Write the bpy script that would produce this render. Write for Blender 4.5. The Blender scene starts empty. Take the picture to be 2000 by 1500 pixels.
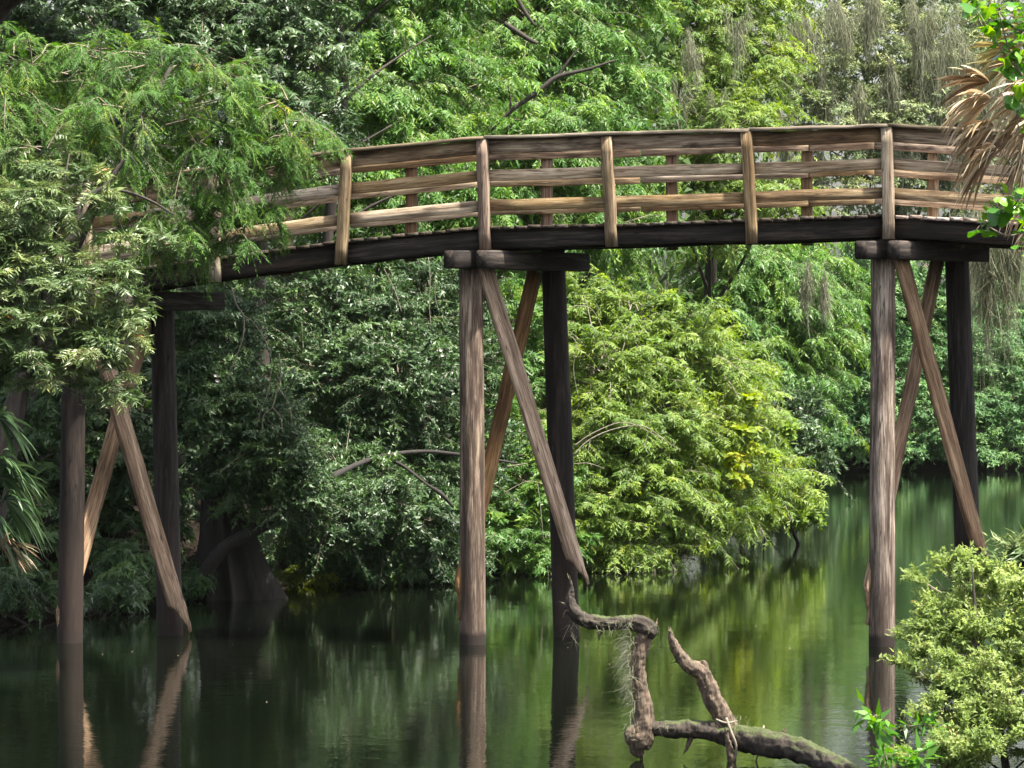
import bpy, bmesh, math, random
import numpy as np
from mathutils import Vector, Matrix, noise as mnoise

R = np.random.default_rng(7)
random.seed(7)
SC = bpy.context.scene
COL = SC.collection

# ------------------------------------------------------------------ camera
CAM_H = 3.3
FPX = 7700.0            # focal length in photo pixels (photo 2000 wide)
HZ = 684.0              # horizon row in the photo
cam_d = bpy.data.cameras.new('camera')
cam = bpy.data.objects.new('camera', cam_d)
COL.objects.link(cam)
cam_d.sensor_width = 36.0
cam_d.lens = 36.0 * FPX / 2000.0
cam_d.shift_y = -(750.0 - HZ) / 2000.0
cam_d.clip_start = 0.5
cam_d.clip_end = 9000.0
cam.location = (0, 0, CAM_H)
cam.rotation_euler = (math.radians(90), 0, 0)
SC.camera = cam

# ------------------------------------------------------------------ light
SUN_EL = math.radians(66)
SUN_AZ = math.radians(116)      # clockwise from +Y (the view direction): from the right
world = bpy.data.worlds.new('World')
SC.world = world
world.use_nodes = True
wn = world.node_tree
bg = wn.nodes['Background']
sky = wn.nodes.new('ShaderNodeTexSky')
sky.sky_type = 'NISHITA'
sky.sun_disc = False
sky.sun_elevation = SUN_EL
sky.sun_rotation = SUN_AZ
sky.air_density = 1.2
sky.dust_density = 4.0
sky.ozone_density = 1.0
whs = wn.nodes.new('ShaderNodeHueSaturation')      # thin high cloud: a paler sky
whs.inputs['Saturation'].default_value = .45
wn.links.new(sky.outputs[0], whs.inputs['Color'])
wn.links.new(whs.outputs[0], bg.inputs[0])
bg.inputs[1].default_value = 0.10
sun_d = bpy.data.lights.new('sun', 'SUN')
sun = bpy.data.objects.new('sun', sun_d)
COL.objects.link(sun)
sun_d.energy = 5.0
sun_d.angle = math.radians(1.5)
sun_d.color = (1.0, 0.94, 0.82)
sd = Vector((math.sin(SUN_AZ) * math.cos(SUN_EL), math.cos(SUN_AZ) * math.cos(SUN_EL), math.sin(SUN_EL)))
sun.rotation_euler = sd.to_track_quat('Z', 'Y').to_euler()
SC.view_settings.view_transform = 'Standard'
SC.view_settings.look = 'None'
SC.view_settings.gamma = 1.0
SC.view_settings.exposure = 1.72
SC.view_settings.use_curve_mapping = False
SC.cycles.max_bounces = 6
SC.cycles.diffuse_bounces = 3
SC.cycles.glossy_bounces = 3
SC.cycles.transmission_bounces = 3
SC.cycles.caustics_reflective = False
SC.cycles.caustics_refractive = False

# ------------------------------------------------------------------ helpers
def P(px, py, Y):
    return Vector(((px - 1000.0) / FPX * Y, Y, CAM_H - (py - HZ) / FPX * Y))

def tag(o, label=None, cat=None, group=None, kind=None):
    if label: o['label'] = label
    if cat: o['category'] = cat
    if group: o['group'] = group
    if kind: o['kind'] = kind
    return o

def empty(name, loc, label, cat, group=None):
    o = bpy.data.objects.new(name, None)
    COL.objects.link(o)
    o.location = loc
    o.empty_display_size = 0.3
    return tag(o, label, cat, group)

def link(name, me, parent=None, loc=None):
    o = bpy.data.objects.new(name, me)
    COL.objects.link(o)
    if parent is not None:
        o.parent = parent
    if loc is not None:
        o.location = loc
    return o

def np_mesh(name, V, F4=None, F3=None, mat=None, tint=None, smooth=False):
    if F4 is not None and F3 is None and np.asarray(F4).shape[-1] == 3: F4, F3 = None, F4
    """V (n,3); F4 (m,4) quads; F3 (k,3) triangles"""
    me = bpy.data.meshes.new(name)
    V = np.asarray(V, dtype=np.float32)
    me.vertices.add(len(V))
    me.vertices.foreach_set('co', V.ravel())
    loops, starts, tot = [], [], 0
    if F4 is not None and len(F4):
        F4 = np.asarray(F4, dtype=np.int32)
        loops.append(F4.ravel()); starts.append(tot + np.arange(len(F4)) * 4); tot += F4.size
    if F3 is not None and len(F3):
        F3 = np.asarray(F3, dtype=np.int32)
        loops.append(F3.ravel()); starts.append(tot + np.arange(len(F3)) * 3); tot += F3.size
    L = np.concatenate(loops).astype(np.int32)
    S = np.concatenate(starts).astype(np.int32)
    me.loops.add(len(L))
    me.loops.foreach_set('vertex_index', L)
    me.polygons.add(len(S))
    me.polygons.foreach_set('loop_start', S)
    if smooth:
        me.polygons.foreach_set('use_smooth', np.ones(len(S), dtype=bool))
    if tint is not None:
        at = me.attributes.new('tint', 'FLOAT', 'FACE')
        at.data.foreach_set('value', np.asarray(tint, dtype=np.float32))
    if mat: me.materials.append(mat)
    me.update(calc_edges=True)
    return me

def norm(a):
    return a / np.maximum(np.linalg.norm(a, axis=-1, keepdims=True), 1e-9)

# ------------------------------------------------------------------ materials
def new_mat(name):
    m = bpy.data.materials.new(name)
    m.use_nodes = True
    nt = m.node_tree
    nt.nodes.clear()
    out = nt.nodes.new('ShaderNodeOutputMaterial')
    return m, nt, out

def N(nt, kind, **kw):
    n = nt.nodes.new(kind)
    for k, v in kw.items():
        setattr(n, k, v)
    return n

def ramp(nt, fac, stops):
    r = nt.nodes.new('ShaderNodeValToRGB')
    el = r.color_ramp.elements
    while len(el) < len(stops): el.new(0.5)
    for e, (p, c) in zip(el, stops):
        e.position = p
        e.color = (c[0], c[1], c[2], 1)
    nt.links.new(fac, r.inputs[0])
    return r

def leaf_mat(name, stops, gloss=0.35, trans=0.35, spec=0.5):
    m, nt, out = new_mat(name)
    at = N(nt, 'ShaderNodeAttribute'); at.attribute_name = 'tint'
    r = ramp(nt, at.outputs['Fac'], stops)
    pr = N(nt, 'ShaderNodeBsdfPrincipled')
    pr.inputs['Roughness'].default_value = gloss
    pr.inputs['Specular IOR Level'].default_value = spec
    nt.links.new(r.outputs[0], pr.inputs['Base Color'])
    tr = N(nt, 'ShaderNodeBsdfTranslucent')
    hs = N(nt, 'ShaderNodeHueSaturation')
    hs.inputs['Hue'].default_value = 0.485
    hs.inputs['Saturation'].default_value = 1.15
    hs.inputs['Value'].default_value = 1.5
    nt.links.new(r.outputs[0], hs.inputs['Color'])
    nt.links.new(hs.outputs[0], tr.inputs['Color'])
    mx = N(nt, 'ShaderNodeMixShader'); mx.inputs[0].default_value = trans
    nt.links.new(pr.outputs[0], mx.inputs[1]); nt.links.new(tr.outputs[0], mx.inputs[2])
    nt.links.new(mx.outputs[0], out.inputs[0])
    return m

LM = {}
LM['cypress'] = leaf_mat('cypress_needles', [(0, (0.032, 0.083, 0.015)), (.55, (0.069, 0.165, 0.026)), (.9, (0.142, 0.235, 0.039)), (1, (0.427, 0.345, 0.026))], 0.60, .35, 0.29)
LM['willow'] = leaf_mat('narrow_silver_leaves', [(0, (0.048, 0.097, 0.030)), (.6, (0.115, 0.178, 0.062)), (.95, (0.231, 0.275, 0.095)), (1, (0.424, 0.162, 0.055))], 0.45, .25, 0.53)
LM['laurel'] = leaf_mat('dark_glossy_leaves', [(0, (0.019, 0.050, 0.018)), (.6, (0.048, 0.100, 0.031)), (1, (0.095, 0.174, 0.039))], 0.45, .2, 0.49)
LM['bright'] = leaf_mat('light_green_leaves', [(0, (0.0504, 0.1058, 0.0165)), (.5, (0.1289, 0.2176, 0.0338)), (.92, (0.2354, 0.3175, 0.0488)), (1, (0.3587, 0.3528, 0.0525))], .55, .42, .4)
LM['hickory'] = leaf_mat('mid_green_leaves', [(0, (0.038, 0.107, 0.022)), (.55, (0.086, 0.197, 0.033)), (1, (0.207, 0.315, 0.048))], 0.50, .38, 0.41)
LM['oak'] = leaf_mat('grey_green_oak_leaves', [(0, (0.0793, 0.1325, 0.0575)), (.6, (0.1872, 0.2413, 0.1025)), (1, (0.3731, 0.4100, 0.1525))], 0.55, .25, 0.49)
LM['far'] = leaf_mat('hazy_blue_green_leaves', [(0, (0.0513, 0.1320, 0.0507)), (.6, (0.1187, 0.2390, 0.0858)), (1, (0.2388, 0.3710, 0.1232))], 0.55, .35, 0.41)  # distance haze put into the leaf colour: paler far trees
LM['yellow'] = leaf_mat('yellowing_leaves', [(0, (.08, .17, .02)), (.7, (.20, .28, .03)), (.92, (.38, .38, .03)), (1, (.42, .22, .02))], .6, .45, .3)
LM['fern'] = leaf_mat('pale_compound_leaves', [(0, (0.0880, 0.1472, 0.0375)), (.5, (0.2288, 0.3128, 0.1000)), (.95, (0.3520, 0.4232, 0.1625)), (1, (0.3168, 0.1840, 0.0875))], .6, .5, .3)
LM['woods'] = leaf_mat('deep_wood_leaves', [(0, (0.022, 0.052, 0.014)), (1, (0.066, 0.124, 0.028))], 0.65, .3, 0.24)
LM['moss'] = leaf_mat('grey_moss_strands', [(0, (.15, .16, .10)), (1, (.34, .35, .25))], .85, .3, .1)
LM['vine'] = leaf_mat('vivid_vine_leaves', [(0, (.04, .14, .02)), (.7, (.10, .26, .03)), (1, (.18, .34, .04))], 0.24, .4, 0.66)
LM['straw'] = leaf_mat('dead_palm_straw', [(0, (.16, .10, .06)), (.5, (.40, .30, .18)), (1, (.66, .56, .40))], .5, .15, .4)
LM['olivestraw'] = leaf_mat('yellowing_palm_blades', [(0, (.12, .11, .03)), (1, (.42, .36, .16))], 0.44, .3, 0.44)
LM['palmgreen'] = leaf_mat('palmetto_blades', [(0, (.03, .065, .025)), (1, (.09, .15, .06))], 0.29, .2, 0.66)
LM['litter'] = leaf_mat('leaf_litter', [(0, (.012, .008, .005)), (.6, (.035, .022, .013)), (1, (.10, .07, .045))], 0.74, .05, 0.22)
LM['algae'] = leaf_mat('bright_waterside_leaves', [(0, (.06, .11, .015)), (1, (.20, .26, .03))], 0.44, .4, 0.33)

def bark_mat(name, c1, c2, scale=1.0, moss=0.0, rough=.85):
    m, nt, out = new_mat(name)
    tc = N(nt, 'ShaderNodeTexCoord')
    mp = N(nt, 'ShaderNodeMapping'); mp.inputs['Scale'].default_value = (14 * scale, 14 * scale, 3 * scale)
    nt.links.new(tc.outputs['Object'], mp.inputs[0])
    n1 = N(nt, 'ShaderNodeTexNoise'); n1.inputs['Scale'].default_value = 1.6; n1.inputs['Detail'].default_value = 8; n1.inputs['Roughness'].default_value = .65
    nt.links.new(mp.outputs[0], n1.inputs['Vector'])
    r = ramp(nt, n1.outputs[0], [(.3, c1), (.7, c2)])
    col = r.outputs[0]
    if moss > 0:
        geo = N(nt, 'ShaderNodeNewGeometry')
        sx = N(nt, 'ShaderNodeSeparateXYZ'); nt.links.new(geo.outputs['Normal'], sx.inputs[0])
        n2 = N(nt, 'ShaderNodeTexNoise'); n2.inputs['Scale'].default_value = 9; n2.inputs['Detail'].default_value = 5
        nt.links.new(tc.outputs['Object'], n2.inputs['Vector'])
        ad = N(nt, 'ShaderNodeMath', operation='MULTIPLY_ADD'); ad.inputs[1].default_value = .55; ad.inputs[2].default_value = -.42
        nt.links.new(sx.outputs['Z'], ad.inputs[0])
        ad2 = N(nt, 'ShaderNodeMath', operation='ADD'); nt.links.new(ad.outputs[0], ad2.inputs[0]); nt.links.new(n2.outputs[0], ad2.inputs[1])
        mr = N(nt, 'ShaderNodeMapRange'); mr.inputs[1].default_value = .42; mr.inputs[2].default_value = .60; mr.inputs[4].default_value = moss
        nt.links.new(ad2.outputs[0], mr.inputs[0])
        mxc = N(nt, 'ShaderNodeMix', data_type='RGBA')
        nt.links.new(mr.outputs[0], mxc.inputs['Factor']); nt.links.new(col, mxc.inputs['A'])
        mxc.inputs['B'].default_value = (.055, .085, .012, 1)
        col = mxc.outputs['Result']
    pr = N(nt, 'ShaderNodeBsdfPrincipled'); pr.inputs['Roughness'].default_value = rough
    nt.links.new(col, pr.inputs['Base Color'])
    bp = N(nt, 'ShaderNodeBump'); bp.inputs['Strength'].default_value = .7; bp.inputs['Distance'].default_value = .02
    nt.links.new(n1.outputs[0], bp.inputs['Height']); nt.links.new(bp.outputs[0], pr.inputs['Normal'])
    nt.links.new(pr.outputs[0], out.inputs[0])
    return m

BM = {
    'dark': bark_mat('dark_bark', (.018, .014, .011), (.060, .048, .038)),
    'grey': bark_mat('grey_bark', (.06, .052, .042), (.17, .15, .125)),
    'twig': bark_mat('twig_bark', (.10, .085, .06), (.26, .22, .16)),
    'pale': bark_mat('pale_dead_wood', (.12, .10, .075), (.32, .28, .22)),
    'snag': bark_mat('rotting_branch_bark', (.006, .005, .004), (.070, .052, .038), 1.9, .6),
    'snagtop': bark_mat('peeling_branch_wood', (.010, .007, .005), (.21, .15, .105), 1.9, .2),
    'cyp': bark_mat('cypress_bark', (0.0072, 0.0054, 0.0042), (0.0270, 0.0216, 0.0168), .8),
}

def wood_mat(name, c_dark, c_mid, c_light, stain=(.02, .015, .012), stain_amt=.5, grain_axis='X', wet=False, rough=.8, green=.0, stripe=1.0):
    """weathered timber: grain runs along the board's own long axis"""
    m, nt, out = new_mat(name)
    tc = N(nt, 'ShaderNodeTexCoord')
    oi = N(nt, 'ShaderNodeObjectInfo')
    off = N(nt, 'ShaderNodeVectorMath', operation='SCALE'); off.inputs[3].default_value = 37.0
    cmb = N(nt, 'ShaderNodeCombineXYZ')
    for i in range(3): nt.links.new(oi.outputs['Random'], cmb.inputs[i])
    nt.links.new(cmb.outputs[0], off.inputs[0])
    vadd = N(nt, 'ShaderNodeVectorMath', operation='ADD')
    nt.links.new(tc.outputs['Object'], vadd.inputs[0]); nt.links.new(off.outputs[0], vadd.inputs[1])
    def mapped(sx, sy):
        mp = N(nt, 'ShaderNodeMapping')
        mp.inputs['Scale'].default_value = (sx, sy, sy) if grain_axis == 'X' else (sy, sy, sx)
        nt.links.new(vadd.outputs[0], mp.inputs[0])
        return mp.outputs[0]
    fine = N(nt, 'ShaderNodeTexNoise'); fine.inputs['Scale'].default_value = 1; fine.inputs['Detail'].default_value = 8; fine.inputs['Roughness'].default_value = .75
    fine.inputs['Distortion'].default_value = .4
    nt.links.new(mapped(3.2, 60 * stripe), fine.inputs['Vector'])
    mid = N(nt, 'ShaderNodeTexNoise'); mid.inputs['Scale'].default_value = 1; mid.inputs['Detail'].default_value = 4; mid.inputs['Distortion'].default_value = .8
    nt.links.new(mapped(.9, 14 * stripe), mid.inputs['Vector'])
    mixn = N(nt, 'ShaderNodeMath', operation='MULTIPLY_ADD'); mixn.inputs[1].default_value = .5
    hf = N(nt, 'ShaderNodeMath', operation='MULTIPLY'); hf.inputs[1].default_value = .5
    nt.links.new(mid.outputs[0], hf.inputs[0])
    nt.links.new(fine.outputs[0], mixn.inputs[0]); nt.links.new(hf.outputs[0], mixn.inputs[2])
    rp = ramp(nt, mixn.outputs[0], [(.38, c_dark), (.49, c_mid), (.60, c_light)])
    # board-to-board difference
    hs = N(nt, 'ShaderNodeHueSaturation')
    mr = N(nt, 'ShaderNodeMapRange'); mr.inputs[3].default_value = .72; mr.inputs[4].default_value = 1.22
    nt.links.new(oi.outputs['Random'], mr.inputs[0]); nt.links.new(mr.outputs[0], hs.inputs['Value'])
    mr2 = N(nt, 'ShaderNodeMapRange'); mr2.inputs[3].default_value = 1.25; mr2.inputs[4].default_value = .7
    nt.links.new(oi.outputs['Random'], mr2.inputs[0]); nt.links.new(mr2.outputs[0], hs.inputs['Saturation'])
    nt.links.new(rp.outputs[0], hs.inputs['Color'])
    # stains: patches of rot and algae
    st = N(nt, 'ShaderNodeTexNoise'); st.inputs['Scale'].default_value = 1; st.inputs['Detail'].default_value = 7; st.inputs['Roughness'].default_value = .62
    nt.links.new(mapped(1.7, 7), st.inputs['Vector'])
    smr = N(nt, 'ShaderNodeMapRange'); smr.inputs[1].default_value = .50; smr.inputs[2].default_value = .68; smr.inputs[4].default_value = stain_amt
    nt.links.new(st.outputs[0], smr.inputs[0])
    mx = N(nt, 'ShaderNodeMix', data_type='RGBA')
    nt.links.new(smr.outputs[0], mx.inputs['Factor']); nt.links.new(hs.outputs[0], mx.inputs['A'])
    mx.inputs['B'].default_value = (*stain, 1)
    col = mx.outputs['Result']
    # knots
    vo = N(nt, 'ShaderNodeTexVoronoi'); vo.inputs['Scale'].default_value = 1
    nt.links.new(mapped(1.3, 5.0), vo.inputs['Vector'])
    kr = N(nt, 'ShaderNodeMapRange'); kr.inputs[1].default_value = .10; kr.inputs[2].default_value = .04; kr.inputs[4].default_value = .75
    nt.links.new(vo.outputs['Distance'], kr.inputs[0])
    mk = N(nt, 'ShaderNodeMix', data_type='RGBA')
    nt.links.new(kr.outputs[0], mk.inputs['Factor']); nt.links.new(col, mk.inputs['A'])
    mk.inputs['B'].default_value = (.05, .028, .018, 1)
    col = mk.outputs['Result']
    # drying checks: thin dark splits along the grain
    ck = N(nt, 'ShaderNodeTexNoise'); ck.inputs['Scale'].default_value = 1; ck.inputs['Detail'].default_value = 2; ck.inputs['Distortion'].default_value = .3
    nt.links.new(mapped(.8, 24 * stripe), ck.inputs['Vector'])
    c1 = N(nt, 'ShaderNodeMath', operation='SUBTRACT'); c1.inputs[1].default_value = .5
    c2 = N(nt, 'ShaderNodeMath', operation='ABSOLUTE')
    nt.links.new(ck.outputs[0], c1.inputs[0]); nt.links.new(c1.outputs[0], c2.inputs[0])
    c3 = N(nt, 'ShaderNodeMapRange'); c3.inputs[1].default_value = .022; c3.inputs[2].default_value = .006; c3.inputs[4].default_value = .75
    nt.links.new(c2.outputs[0], c3.inputs[0])
    c4 = N(nt, 'ShaderNodeMath', operation='MULTIPLY'); nt.links.new(c3.outputs[0], c4.inputs[0]); nt.links.new(mid.outputs[0], c4.inputs[1])
    c5 = N(nt, 'ShaderNodeMath', operation='MULTIPLY'); c5.inputs[1].default_value = 1.7; nt.links.new(c4.outputs[0], c5.inputs[0]); c5.use_clamp = True
    mc = N(nt, 'ShaderNodeMix', data_type='RGBA')
    nt.links.new(c5.outputs[0], mc.inputs['Factor']); nt.links.new(col, mc.inputs['A'])
    mc.inputs['B'].default_value = (c_dark[0] * .3, c_dark[1] * .3, c_dark[2] * .3, 1)
    col = mc.outputs['Result']
    if green > 0:
        gn = N(nt, 'ShaderNodeTexNoise'); gn.inputs['Scale'].default_value = 2.3; gn.inputs['Detail'].default_value = 6
        nt.links.new(vadd.outputs[0], gn.inputs['Vector'])
        gm = N(nt, 'ShaderNodeMapRange'); gm.inputs[1].default_value = .52; gm.inputs[2].default_value = .7; gm.inputs[4].default_value = green
        nt.links.new(gn.outputs[0], gm.inputs[0])
        mg = N(nt, 'ShaderNodeMix', data_type='RGBA')
        nt.links.new(gm.outputs[0], mg.inputs['Factor']); nt.links.new(col, mg.inputs['A'])
        mg.inputs['B'].default_value = (.05, .07, .02, 1)
        col = mg.outputs['Result']
    pr = N(nt, 'ShaderNodeBsdfPrincipled'); pr.inputs['Roughness'].default_value = rough
    pr.inputs['Specular IOR Level'].default_value = .25
    if wet:      # dark soaked band just above the river surface
        geo = N(nt, 'ShaderNodeNewGeometry')
        sx = N(nt, 'ShaderNodeSeparateXYZ'); nt.links.new(geo.outputs['Position'], sx.inputs[0])
        wn2 = N(nt, 'ShaderNodeTexNoise'); wn2.inputs['Scale'].default_value = 9
        nt.links.new(geo.outputs['Position'], wn2.inputs['Vector'])
        zz = N(nt, 'ShaderNodeMath', operation='MULTIPLY_ADD'); zz.inputs[1].default_value = -.06
        nt.links.new(wn2.outputs[0], zz.inputs[0]); nt.links.new(sx.outputs['Z'], zz.inputs[2])
        wm = N(nt, 'ShaderNodeMapRange'); wm.inputs[1].default_value = .07; wm.inputs[2].default_value = .13; wm.inputs[3].default_value = 1; wm.inputs[4].default_value = 0
        nt.links.new(zz.outputs[0], wm.inputs[0])
        mw = N(nt, 'ShaderNodeMix', data_type='RGBA')
        nt.links.new(wm.outputs[0], mw.inputs['Factor']); nt.links.new(col, mw.inputs['A'])
        mw.inputs['B'].default_value = (.010, .009, .008, 1)
        col = mw.outputs['Result']
        # darker tide zone below one metre of height
        w3 = N(nt, 'ShaderNodeMapRange'); w3.inputs[1].default_value = .9; w3.inputs[2].default_value = 1.5; w3.inputs[3].default_value = .4; w3.inputs[4].default_value = 0
        nt.links.new(sx.outputs['Z'], w3.inputs[0])
        m3 = N(nt, 'ShaderNodeMix', data_type='RGBA')
        nt.links.new(w3.outputs[0], m3.inputs['Factor']); nt.links.new(col, m3.inputs['A'])
        m3.inputs['B'].default_value = (.055, .038, .031, 1)
        col = m3.outputs['Result']
    nt.links.new(col, pr.inputs['Base Color'])
    bp = N(nt, 'ShaderNodeBump'); bp.inputs['Strength'].default_value = .55; bp.inputs['Distance'].default_value = .012
    nt.links.new(mixn.outputs[0], bp.inputs['Height']); nt.links.new(bp.outputs[0], pr.inputs['Normal'])
    nt.links.new(pr.outputs[0], out.inputs[0])
    return m

WM = {
    'rail': wood_mat('weathered_rail_wood', (0.1188, 0.0740, 0.0413), (0.3348, 0.2350, 0.1419), (0.6048, 0.4750, 0.3182), stain=(0.0432, 0.0270, 0.0163), stain_amt=.75, green=.2),
    'toprail': wood_mat('stained_top_rail_wood', (0.0864, 0.0500, 0.0292), (0.2592, 0.1700, 0.1032), (0.5076, 0.3800, 0.2494), stain=(0.0173, 0.0120, 0.0086), stain_amt=.95),
    'cap': wood_mat('grey_handrail_wood', (0.0950, 0.0735, 0.0499), (0.2257, 0.1785, 0.1290), (0.4277, 0.3465, 0.2494), stain=(0.0594, 0.0473, 0.0258), stain_amt=.6, green=.35),
    'post': wood_mat('weathered_post_wood', (0.0972, 0.0660, 0.0378), (0.2484, 0.1750, 0.1049), (0.4536, 0.3550, 0.2322), stain=(0.0594, 0.0380, 0.0224), stain_amt=.65, green=.25),
    'redpost': wood_mat('reddish_post_wood', (.08, .048, .032), (.19, .12, .080), (.33, .24, .17), stain=(.04, .025, .018), stain_amt=.6),
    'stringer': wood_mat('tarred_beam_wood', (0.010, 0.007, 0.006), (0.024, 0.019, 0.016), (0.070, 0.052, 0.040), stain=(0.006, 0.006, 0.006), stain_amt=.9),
    'plank': wood_mat('dark_deck_wood', (.018, .013, .010), (.048, .034, .026), (.11, .085, .065), stain=(.014, .011, .009), stain_amt=.8, green=.3),
    'litplank': wood_mat('lit_deck_wood', (0.203, 0.152, 0.122), (0.365, 0.283, 0.243), (0.558, 0.467, 0.426), stain=(0.081, 0.061, 0.051), stain_amt=.3),  # light on the right-span deck painted in as paler wood
    'beam': wood_mat('cap_beam_wood', (0.061, 0.043, 0.034), (0.142, 0.101, 0.079), (0.264, 0.203, 0.157), stain=(0.021, 0.016, 0.014), stain_amt=.8),
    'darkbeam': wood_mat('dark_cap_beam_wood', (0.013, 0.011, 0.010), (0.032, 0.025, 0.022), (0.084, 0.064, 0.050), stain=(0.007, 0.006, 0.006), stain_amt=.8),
    'brace': wood_mat('brown_brace_wood', (0.1056, 0.0608, 0.0328), (0.2698, 0.1617, 0.0900), (0.5396, 0.3626, 0.2190), stain=(0.0938, 0.0441, 0.0235), stain_amt=.55, green=.2, stripe=.8),
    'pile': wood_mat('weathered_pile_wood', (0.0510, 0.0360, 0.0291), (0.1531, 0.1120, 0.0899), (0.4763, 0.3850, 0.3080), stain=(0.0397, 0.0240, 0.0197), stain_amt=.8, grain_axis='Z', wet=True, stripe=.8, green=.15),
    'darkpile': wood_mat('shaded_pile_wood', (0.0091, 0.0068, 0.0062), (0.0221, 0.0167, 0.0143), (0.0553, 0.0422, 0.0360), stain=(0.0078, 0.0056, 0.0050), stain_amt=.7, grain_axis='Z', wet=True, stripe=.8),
}
def metal_mat():
    m, nt, out = new_mat('galvanised_bolt_metal')
    pr = N(nt, 'ShaderNodeBsdfPrincipled'); pr.inputs['Base Color'].default_value = (.45, .44, .42, 1)
    pr.inputs['Metallic'].default_value = .7; pr.inputs['Roughness'].default_value = .45
    nz = N(nt, 'ShaderNodeTexNoise'); nz.inputs['Scale'].default_value = 60
    r = ramp(nt, nz.outputs[0], [(.35, (.25, .18, .13)), (.6, (.55, .54, .52))])
    nt.links.new(r.outputs[0], pr.inputs['Base Color'])
    nt.links.new(pr.outputs[0], out.inputs[0])
    return m
METAL = metal_mat()

def ground_mat():
    m, nt, out = new_mat('damp_bank_soil')
    tc = N(nt, 'ShaderNodeTexCoord')
    n1 = N(nt, 'ShaderNodeTexNoise'); n1.inputs['Scale'].default_value = 2.2; n1.inputs['Detail'].default_value = 10; n1.inputs['Roughness'].default_value = .7
    nt.links.new(tc.outputs['Object'], n1.inputs['Vector'])
    r = ramp(nt, n1.outputs[0], [(.3, (.005, .004, .003)), (.55, (.013, .010, .007)), (.75, (.030, .022, .015))])
    pr = N(nt, 'ShaderNodeBsdfPrincipled'); pr.inputs['Roughness'].default_value = 1; pr.inputs['Specular IOR Level'].default_value = .08
    nt.links.new(r.outputs[0], pr.inputs['Base Color'])
    bp = N(nt, 'ShaderNodeBump'); bp.inputs['Distance'].default_value = .08
    nt.links.new(n1.outputs[0], bp.inputs['Height']); nt.links.new(bp.outputs[0], pr.inputs['Normal'])
    nt.links.new(pr.outputs[0], out.inputs[0])
    return m

def water_mat():
    m, nt, out = new_mat('dark_green_river_water')
    geo = N(nt, 'ShaderNodeNewGeometry')
    mp = N(nt, 'ShaderNodeMapping'); mp.inputs['Scale'].default_value = (1.0, 1.0, 1.0)
    nt.links.new(geo.outputs['Position'], mp.inputs[0])
    n1 = N(nt, 'ShaderNodeTexNoise'); n1.inputs['Scale'].default_value = 1.3; n1.inputs['Detail'].default_value = 4
    n2 = N(nt, 'ShaderNodeTexNoise'); n2.inputs['Scale'].default_value = 9.0; n2.inputs['Detail'].default_value = 3
    nt.links.new(mp.outputs[0], n1.inputs['Vector']); nt.links.new(mp.outputs[0], n2.inputs['Vector'])
    b1 = N(nt, 'ShaderNodeBump'); b1.inputs['Strength'].default_value = 1; b1.inputs['Distance'].default_value = .0034
    b2 = N(nt, 'ShaderNodeBump'); b2.inputs['Strength'].default_value = 1; b2.inputs['Distance'].default_value = .0011
    nt.links.new(n1.outputs[0], b1.inputs['Height']); nt.links.new(n2.outputs[0], b2.inputs['Height'])
    nt.links.new(b1.outputs[0], b2.inputs['Normal'])
    pr = N(nt, 'ShaderNodeBsdfPrincipled')
    pr.inputs['Base Color'].default_value = (.0022, .0034, .0018, 1)
    pr.inputs['Roughness'].default_value = .015
    pr.inputs['IOR'].default_value = 1.333
    nt.links.new(b2.outputs[0], pr.inputs['Normal'])
    nt.links.new(pr.outputs[0], out.inputs[0])
    return m

# ------------------------------------------------------------------ ground and water
RIVER = [(-60, 14), (0, 16), (2.7, 20), (3.3, 27), (4.0, 31.0), (8.4, 36), (10, 44), (13, 58), (24, 74), (60, 92), (60, 111), (30, 112), (16, 111), (11.5, 108),
         (8.2, 107), (7.0, 103), (6.0, 92), (4.8, 78), (3.4, 68), (2.3, 61.5), (-.6, 59), (-3.2, 55.5), (-4.8, 51.5), (-6.1, 47), (-9, 44.8), (-20, 43), (-60, 41)]
RV = np.array(RIVER, float)
def river_sd(x, y):
    """signed distance to the river polygon, negative in the water"""
    d = np.full(x.shape, 1e9); inside = np.zeros(x.shape, bool)
    n = len(RV)
    for i in range(n):
        a = RV[i]; b = RV[(i + 1) % n]
        e = b - a
        t = np.clip(((x - a[0]) * e[0] + (y - a[1]) * e[1]) / (e @ e), 0, 1)
        d = np.minimum(d, np.hypot(x - a[0] - t * e[0], y - a[1] - t * e[1]))
        c = ((a[1] > y) != (b[1] > y)) & (x < e[0] * (y - a[1]) / (e[1] if abs(e[1]) > 1e-9 else 1e-9) + a[0])
        inside ^= c
    return np.where(inside, -d, d)
def gz(x, y):
    x = np.atleast_1d(np.asarray(x, float)); y = np.atleast_1d(np.asarray(y, float))
    s = river_sd(x, y)
    w = .10 * np.sin(x * 2.3 + y * 1.1) + .07 * np.sin(x * 5.1 - y * 3.7) + .3 * np.sin(x * .31 + 1) * np.cos(y * .27)
    land = .10 + .38 * np.minimum(s, 1.8) + .05 * np.clip(s - 1.8, 0, 60) + w * np.clip(s / 2, 0, 1)
    return np.where(s < 0, np.maximum(-1.8, s * .55), land)

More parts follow.
